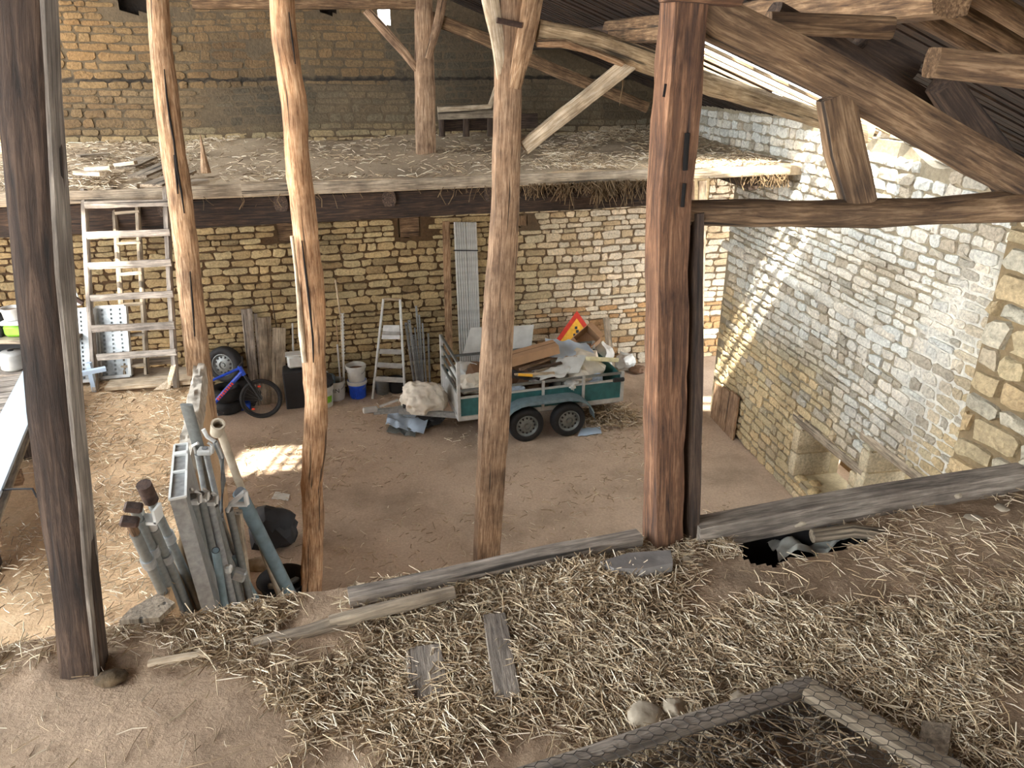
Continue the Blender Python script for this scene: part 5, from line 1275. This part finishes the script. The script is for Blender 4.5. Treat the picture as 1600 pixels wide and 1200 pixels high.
# ------------------------------------------------------------------ platform edge and its things
def pe(Y, dx=0, z=0): return Vector((plat_x(Y)+dx, Y, Z_PLAT+z))
m = MB(); m.loft([(pe(5.4, -.04, .02), .12, .22), (pe(6.3, -.03, .03), .14, .24), (pe(7.0, -.04, .05), .13, .26), (pe(7.6, -.04, .07), .12, .28)], n=18, sq=8, amp=.028, step=.05, freq=11)
tag(m.build('edge_kerb', CONC, smooth=True), 'lichen-spotted old kerb along the platform edge', 'kerb')
PL_ = [((160, 586), (296, 582), .26, W_BOARD, 'greyish plank lying across the far end of the platform'), ((168, 602), (300, 592), .22, W_PALE, 'whitish plank lying in front of the greyish one'), ((165, 570), (270, 562), .16, W_BOARD, 'low rail board behind the two platform planks')]
for i, (a, b, w_, mt, lb) in enumerate(PL_):
    z = Z_PLAT+.045+.02*i
    m = MB(); m.bar(at_z(*a, z), at_z(*b, z), w_, .035, (0, 0, 1)); tag(m.build('floor_plank', mt), lb, 'plank')
m = MB(); m.bar(at_z(95, 590, Z_PLAT+.3), at_z(165, 576, Z_PLAT+.3), .05, .04); m.bar(at_z(149, 612, Z_PLAT), at_z(149, 612, Z_PLAT)+Vector((0, 0, .32)), .045, .045, (0, 1, 0)); m.bar(at_z(110, 620, Z_PLAT), at_z(110, 620, Z_PLAT)+Vector((0, 0, .3)), .045, .045, (0, 1, 0))
tag(m.build('blue_trestle', LIGHTBLUE), 'small pale blue trestle at the foot of the wide ladder', 'trestle')
def perf(name, bl, br, tr_, tl, label):
    t = thing(name, label, 'panel', (bl+br)/2); m = MB(); n = (br-bl).cross(tl-bl).normalized(); nu, nv = 13, 33
    if n.y > 0: n = -n
    f = lambda u, v: (bl.lerp(br, u)).lerp(tl.lerp(tr_, u), v)
    m.grid(lambda u, v: f(u, v)+n*.02, nu, nv, lambda u, v: (int(u*nu) % 4 == 2) and (int(v*nv) % 2 == 1)); m.build('perforated_face', GALV, t)
    m = MB(); m.poly([bl, br, tr_, tl], .004, n); m.build('backing', GALVD, t)
    m = MB(); [m.bar(a+n*.02, b+n*.02, .03, .05, n) for a, b in ((bl, tl), (br, tr_), (tl, tr_), (bl, br))]; m.build('edge_lip', ALU, t)
    return t
perf('scaffold_deck', at_y(116, 596, 7.40), at_y(152, 594, 7.40), at_y(147, 482, 7.62), at_y(108, 485, 7.62), 'perforated steel scaffold deck standing left of the wide ladder')
perf('scaffold_deck', at_y(160, 590, 7.50), at_y(206, 586, 7.52), at_y(197, 478, 7.70), at_y(152, 480, 7.70), 'perforated steel scaffold deck standing behind the wide ladder')
hs = thing('hand_saw', 'white and red hand saw standing on the scaffold deck', 'saw', at_y(118, 476, 7.6))
m = MB(); m.poly([at_y(108, 478, 7.6), at_y(128, 476, 7.6), at_y(112, 436, 7.6), at_y(105, 440, 7.6)], .012); m.build('blade', WHITE, hs)
m = MB(); m.bar(at_y(108, 448, 7.58), at_y(107, 432, 7.58), .07, .03); m.build('red_cap', RED, hs); m = MB(); m.bar(at_y(110, 462, 7.56), at_y(130, 474, 7.56), .03, .04); m.build('grip', RUST, hs)
# pallets with boards and the long pale panel
def pallet(name, label, c, ux, L_, W_, z, nb, mt, cross=False):
    t = thing(name, label, 'pallet', Vector((c.x, c.y, Z_PLAT))); ux = ux.normalized(); uy = Vector((-ux.y, ux.x, 0)); M3 = Matrix((ux, uy, Vector((0, 0, 1)))).transposed()
    for k in range(nb):
        m = MB(); o = (k+.5)/nb-.5
        if cross: m.box(c+ux*(o*L_)+Vector((0, 0, z)), (L_/nb*.80, W_, .022), M3)
        else: m.box(c+uy*(o*W_)+Vector((0, 0, z+R.uniform(-.004, .004))), (L_, W_/nb*.86, .022), M3)
        m.build('deck_board', mt, t)
    for o in (-.42, 0, .42):
        m = MB()
        if cross: m.box(c+uy*(o*W_)+Vector((0, 0, z-.06)), (L_, .09, .095), M3)
        else: m.box(c+ux*(o*L_)+Vector((0, 0, z-.06)), (.09, W_, .095), M3)
        m.build('bearer', W_BROWN, t)
    for sx in (-.42, .42):
        for sy in (-.4, .4):
            h_ = z-Z_PLAT-.11
            if h_ > .03:
                m = MB(); m.box(c+ux*(sx*L_)+uy*(sy*W_)+Vector((0, 0, Z_PLAT+h_/2-c.z*0)), (.1, .1, h_), M3); m.build('block', W_DARK, t)
    return t
e0, e1_ = Vector((-3.30, 4.15, 0)), Vector((-4.08, 6.03, 0)); du = e1_-e0; dn = Vector((-du.y, du.x, 0)).normalized()
pallet('pallet', 'near wooden pallet with long boards at the left edge', (e0+e1_)/2+dn*.52, du, 2.05, 1.0, 2.75, 6, W_BOARD)
pallet('pallet', 'far wooden pallet with cross slats behind the near one', e1_+du.normalized()*.62+dn*.55, du, 1.05, 1.1, 2.75, 7, W_GREY, True)
z = 2.80; m = MB(); m.poly([at_z(x, y, z) for x, y in ((48, 562), (56, 640), (0, 778), (-60, 925), (-60, 760), (0, 655))], .03, (0, 0, 1))
tag(m.build('pale_panel', LIGHTBLUE), 'long pale blue panel lying across the pallets', 'panel')
m = MB(); pw = at_z(20, 768, 2.79); m.tube([pw+Vector((-.3, -.04, 0)), pw+Vector((0, 0, .02)), pw+Vector((.13, .02, .01)), pw+Vector((.16, .0, -.05))], .008, 6); tag(m.build('wire_tie', BLACKP, smooth=True), 'black wire tie looped over the near pallet boards', 'wire')
# bench with tubs and steel sink
wb = thing('workbench', 'dark low workbench at the left edge under the stone wall', 'bench', Vector((-5.9, 7.55, Z_PLAT)))
zb = 2.97
m = MB(); m.box((-5.9, 7.55, zb), (2.9, .5, .04), None, (1, 1, 1), .006); m.build('bench_top', W_BOARD, wb)
for x in (-7.2, -5.9, -4.6):
    m = MB(); m.box((x, 7.55, (zb+Z_PLAT)/2), (.07, .45, zb-Z_PLAT-.04)); m.build('leg', W_DARK, wb)
m = MB(); m.box((-5.9, 7.77, (zb+Z_PLAT)/2), (2.8, .03, zb-Z_PLAT-.05)); m.build('back_board', BLACKP, wb)
m = MB(); m.box((-5.9, 7.5, 2.62), (2.8, .45, .03)); m.build('shelf', W_GREY, wb)
sk = thing('steel_sink', 'round stainless steel pot with a dark hole on the bench shelf', 'pot', at_y(12, 580, 7.35))
q = at_y(12, 580, 7.30); m = MB(); m.lathe([(.001, 0), (.10, 0), (.12, .02), (.12, .17), (.10, .19), (.03, .20), (.03, .17), (.001, .17)], 24, Vector((q.x, 7.42, 2.64))); m.build('pot_body', ALU, sk, True)
m = MB(); m.lathe([(.028, .19), (.028, .205), (.001, .205)], 14, Vector((q.x, 7.42, 2.64))); m.build('pot_opening', BLACKP, sk)
gt = thing('green_tub', 'green plastic tub with clear rim on the workbench', 'tub', Vector((at_y(30, 528, 7.45).x, 7.45, zb+.02)))
m = MB(); m.box((0, 0, .07), (.21, .16, .13), None, (1, 1, 1), .03); m.build('tub_body', GREEN, gt, True, local=True); m = MB(); m.box((0, 0, .15), (.24, .18, .04), None, (1, 1, 1), .015); m.build('clear_lid', WHITEB, gt, True, local=True)
bucket('small_bucket', gt.location+Vector((-.02, .02, .176)), .095, .12, WHITE, 'small white bucket stacked on the green tub', handle=False, dark=CARDD)
crumple('black_bag', Vector((at_y(-2, 520, 7.5).x-.02, 7.48, zb+.02)), (.14, .14, .16), BLACKP, 'black bag on the workbench left of the green tub', 'bag', 101, .3)

# ------------------------------------------------------------------ scaffold steel leaning on the platform edge
def pile(name, top, bot, D, dD, mat, r, label, cat, parent=None, sq=2, w2=None, n=10, to=.0, bendpx=None):
    p1 = at_y(top[0], top[1], D); p0 = at_y(bot[0], bot[1], D+dD); d = (p0-p1)
    p00 = p0 + d*((p0.z-to)/(-d.z)) if p0.z > to else p0
    path = [p1] + ([at_y(bendpx[0], bendpx[1], D+dD*.4)] if bendpx else []) + [p0, p00]
    m = MB(); m.loft([(p, r*2, (w2 or r*2)) for p in path], n=n, sq=sq, side=(1, 0, 0)); o = m.build(name, mat, parent, True)
    return (tag(o, label, cat) if parent is None else o), p1, p0
for i, (t_, b_, mt, hd, lb) in enumerate((((211, 833), (272, 963), W_BEAM, RUST, 'leftmost steel prop with a rusty square head plate'), ((217, 812), (284, 962), GALVD, RUST, 'second steel prop from the left with a rusty head'),
        ((240, 826), (298, 960), ALU, GALV, 'steel prop with a pale forked head'), ((240, 790), (318, 957), GALVD, RUST, 'rearmost steel prop topped with a dark rusty end'))):
    D = 3.72+.10*i; pr_ = thing('steel_prop', lb, 'prop', at_y(b_[0], b_[1], D+.4))
    o, p1, p0 = pile('outer_tube', t_, b_, D, .42, GALVD, .032, None, None, pr_); d = (p1-p0).normalized()
    m = MB(); m.tube([p1-d*.02, p1+d*.10], .026, 10); m.build('inner_tube', mt, pr_, True)
    if i in (0, 1): m = MB(); m.box(p1+d*.12, (.10, .10, .03), Matrix.Rotation(.3, 3, 'Z') @ Matrix.Rotation(.3, 3, 'Y'), (1, 1, 1), .012); m.build('head_plate', hd, pr_)
    elif i == 2:
        m = MB(); m.box(p1+d*.10, (.12, .10, .02)); m.box(p1+d*.10+Vector((.055, 0, .04)), (.015, .10, .09)); m.box(p1+d*.10+Vector((-.055, 0, .04)), (.015, .10, .09)); m.build('fork_head', WHITEB, pr_)
    else: m = MB(); m.tube([p1+d*.05, p1+d*.20], .045, 10); m.build('rusty_end', RUST, pr_, True)
    m = MB(); m.tube([p1-d*.28, p1-d*.36], .042, 10); m.build('collar', GALV, pr_, True)
# big steel deck on end
dk = thing('steel_deck', 'large galvanised steel scaffold plank standing on end in the pile', 'scaffold plank', at_y(330, 955, 4.4))
zt = 3.08; A = [at_z(x, y, zt) for x, y in ((265, 782), (290, 777), (293, 694), (273, 697))]
B = [Vector((p.x-.02+.10, p.y+.28, .0)) for p in A]
m = MB(); m.add(A+B, [(0, 1, 2, 3), (7, 6, 5, 4), (0, 4, 5, 1), (1, 5, 6, 2), (2, 6, 7, 3), (3, 7, 4, 0)]); m.build('deck_shell', GALV, dk)
m = MB(); cA = sum(A, Vector())/4
for i in range(4): a_, b_ = A[i], A[(i+1) % 4]; m.bar(a_+Vector((0, 0, .006)), b_+Vector((0, 0, .006)), .014, .014)
m.bar(A[0].lerp(A[3], .45)+Vector((0, 0, .008)), A[1].lerp(A[2], .45)+Vector((0, 0, .008)), .02, .02); m.bar(A[0].lerp(A[3], .8)+Vector((0, 0, .008)), A[1].lerp(A[2], .8)+Vector((0, 0, .008)), .05, .02); m.build('end_ribs', WHITEB, dk)
TB = [((300, 776), (340, 955), 4.35, .030, GALVD, 'scaffold tube just right of the steel plank'), ((312, 772), (352, 952), 4.42, .030, GALVD, 'second scaffold tube right of the steel plank'), ((326, 778), (366, 950), 4.50, .028, GALV, 'third scaffold tube with bright surface in the pile'),
      ((335, 790), (376, 946), 4.58, .026, GALVD, 'fourth scaffold tube near the triangular bracket'), ((337, 860), (352, 950), 4.15, .026, PIPEB, 'short blue-grey tube with an open end in front of the pile'), ((358, 796), (392, 942), 4.7, .028, GALVD, 'fifth scaffold tube carrying the triangular bracket'),
      ((345, 812), (398, 940), 4.8, .02, GALV, 'thin bright rod slanting through the pile'), ((310, 800), (398, 940), 4.75, .014, GALVD, 'thin dark diagonal brace crossing the pile'), ((366, 870), (404, 938), 4.85, .018, PIPEB, 'thin blue-grey rod at the right of the pile'),
      ((320, 700), (362, 880), 5.0, .022, GALV, 'rear scaffold tube with bent upper end'), ((309, 710), (336, 860), 5.05, .022, GALV, 'rear straight scaffold tube behind the steel plank')]
for i, (t_, b_, D, r_, mt, lb) in enumerate(TB):
    tt = thing('scaffold_tube', lb, 'tube', at_y(b_[0], b_[1], D+.3)); o, p1, p0 = pile('tube', t_, b_, D, .32, mt, r_, None, None, tt); d = (p1-p0).normalized()
    if r_ >= .022:
        m = MB(); m.lathe([(r_*.99, .002), (r_*.82, .003), (r_*.8, -.06), (.001, -.06)], 12, p1, d); m.build('open_end', BLACKP if i in (4,) else GALVD, tt, True)
    if i in (0, 1, 2, 9):
        m = MB(); q = p1-d*.03; m.box(q, (.11, .08, .045), None, (1, 1, 1), .01); m.build('coupler', ALU, tt)
        m = MB(); m.tube([q+Vector((-.06, -.03, 0)), q+Vector((-.07, -.03, .06)), q+Vector((-.03, -.03, .08))], .012, 7); m.build('hook', ALU, tt, True); m = MB(); m.tube([q+Vector((.06, -.03, 0)), q+Vector((.07, -.03, .06)), q+Vector((.04, -.03, .085))], .012, 7); m.build('hook', ALU, tt, True)
tt = thing('scaffold_tube', 'bent bright guardrail tube curving down the right of the pile', 'tube', at_y(350, 800, 5.0))
m = MB(); m.tube([at_y(336, 690, 5.0), at_y(346, 715, 5.02), at_y(349, 750, 5.08), at_y(345, 800, 5.15), at_y(352, 860, 5.25)], .02, 9); m.build('tube', GALV, tt, True)
m = MB(); q = at_y(336, 690, 5.0); m.tube([q, q+Vector((-.05, 0, .04)), q+Vector((-.07, 0, .10))], .016, 8); m.build('hook', ALU, tt, True)
br = thing('triangle_bracket', 'pale triangular steel bracket hooked on the scaffold tubes', 'bracket', at_y(370, 795, 4.6))
m = MB(); P_ = [at_y(x, y, 4.55) for x, y in ((360, 788), (383, 768), (386, 788))]
for i in range(3): m.tube([P_[i], P_[(i+1) % 3]], .018, 8)
m.build('bracket_frame', ALU, br, True); m = MB(); m.tube([P_[0], P_[0]+Vector((-.03, 0, -.06))], .014, 7); m.build('pin', ALU, br, True)
pile('plastic_pipe', (342, 668), (402, 832), 5.55, .30, PVC, .034, 'long beige plastic pipe leaning at the right of the pile', 'pipe')
m = MB(); q0, q1 = at_y(336, 668, 5.5), at_y(345, 662, 5.5); m.lathe([(.055, -.08), (.055, .06), (.04, .06), (.04, -.08)], 14, at_y(340, 668, 5.53), (.35, -.5, .8)); tag(m.build('pipe_socket', PVC, smooth=True), 'beige pipe socket on top of the long plastic pipe', 'pipe')
pile('plastic_pipe', (374, 770), (428, 878), 5.2, .22, PIPEB, .055, 'thick blue-grey pipe with an open dark end', 'pipe', n=16)
m = MB(); m.lathe([(.001, .004), (.046, .004)], 14, at_y(374, 769, 5.19), (-.3, -.5, .8)); tag(m.build('pipe_mouth', BLACKP), 'dark open mouth of the thick blue-grey pipe', 'pipe')
pile('flat_bar', (291, 632), (322, 740), 5.7, .2, GALVD, .05, 'flat dull steel bar standing at the back of the pile', 'bar', sq=8, w2=.03)
pile('wooden_stake', (372, 800), (385, 905), 4.9, .2, W_BOARD, .03, 'grey wooden stake behind the triangular bracket', 'stake', sq=6)
cl = thing('clamp_block', 'small white and grey clamp block on the lowest tubes', 'clamp', at_y(372, 900, 4.4))
m = MB(); m.box(at_y(374, 898, 4.40), (.09, .06, .09), Matrix.Rotation(.4, 3, 'Y'), (1, 1, 1), .012); m.build('block', GALV, cl); m = MB(); m.box(at_y(357, 889, 4.40), (.05, .05, .06), None, (1, 1, 1), .012); m.build('white_knob', WHITE, cl)

# ------------------------------------------------------------------ boards and scraps on the mezzanine
MBD = [((196, 262), (232, 246), .22, 'grey board on the mezzanine nearest the dark post'), ((214, 276), (262, 256), .20, 'second grey board on the mezzanine above the ladder'), ((236, 290), (292, 268), .22, 'third grey board at the mezzanine edge behind the slim post'), ((292, 285), (322, 282), .18, 'short pale board at the mezzanine edge right of the slim post'), ((122, 244), (168, 240), .14, 'flat light scrap board farther back on the mezzanine')]
for a, b, w_, lb in MBD:
    m = MB(); z = Z_MEZ+.07; m.bar(at_z(*a, z), at_z(*b, z), w_, .025, (0, 0, 1)); tag(m.build('mezzanine_board', W_BOARD), lb, 'board')
for i, (a, b, lb) in enumerate((((135, 264), (175, 262), 'low splintered batten among the mezzanine straw'), ((118, 270), (160, 272), 'batten lying across the left mezzanine straw'), ((180, 258), (212, 254), 'thin lath leaning in the mezzanine straw'))):
    m = MB(); z = Z_MEZ+.09; m.bar(at_z(*a, z), at_z(*b, z+.04), .06, .04, (0, 0, 1)); tag(m.build('loose_batten', W_PALE), lb, 'batten')
cn = at_z(322, 270, Z_MEZ+.05); m = MB(); m.lathe([(.06, 0), (.03, .2), (.004, .42)], 7, cn); tag(m.build('wooden_spike', W_TAN), 'small pointed wooden spike standing on the mezzanine', 'spike')
m = MB(); q = on(T2, 973, 108); m.tube([q, q+Vector((.01, 0, -.15)), q+Vector((-.015, 0, -.33))], .012, 5, r2=.004); tag(m.build('hanging_rag', COBWEB), 'dusty cobweb rag hanging from the diagonal brace', 'rag')
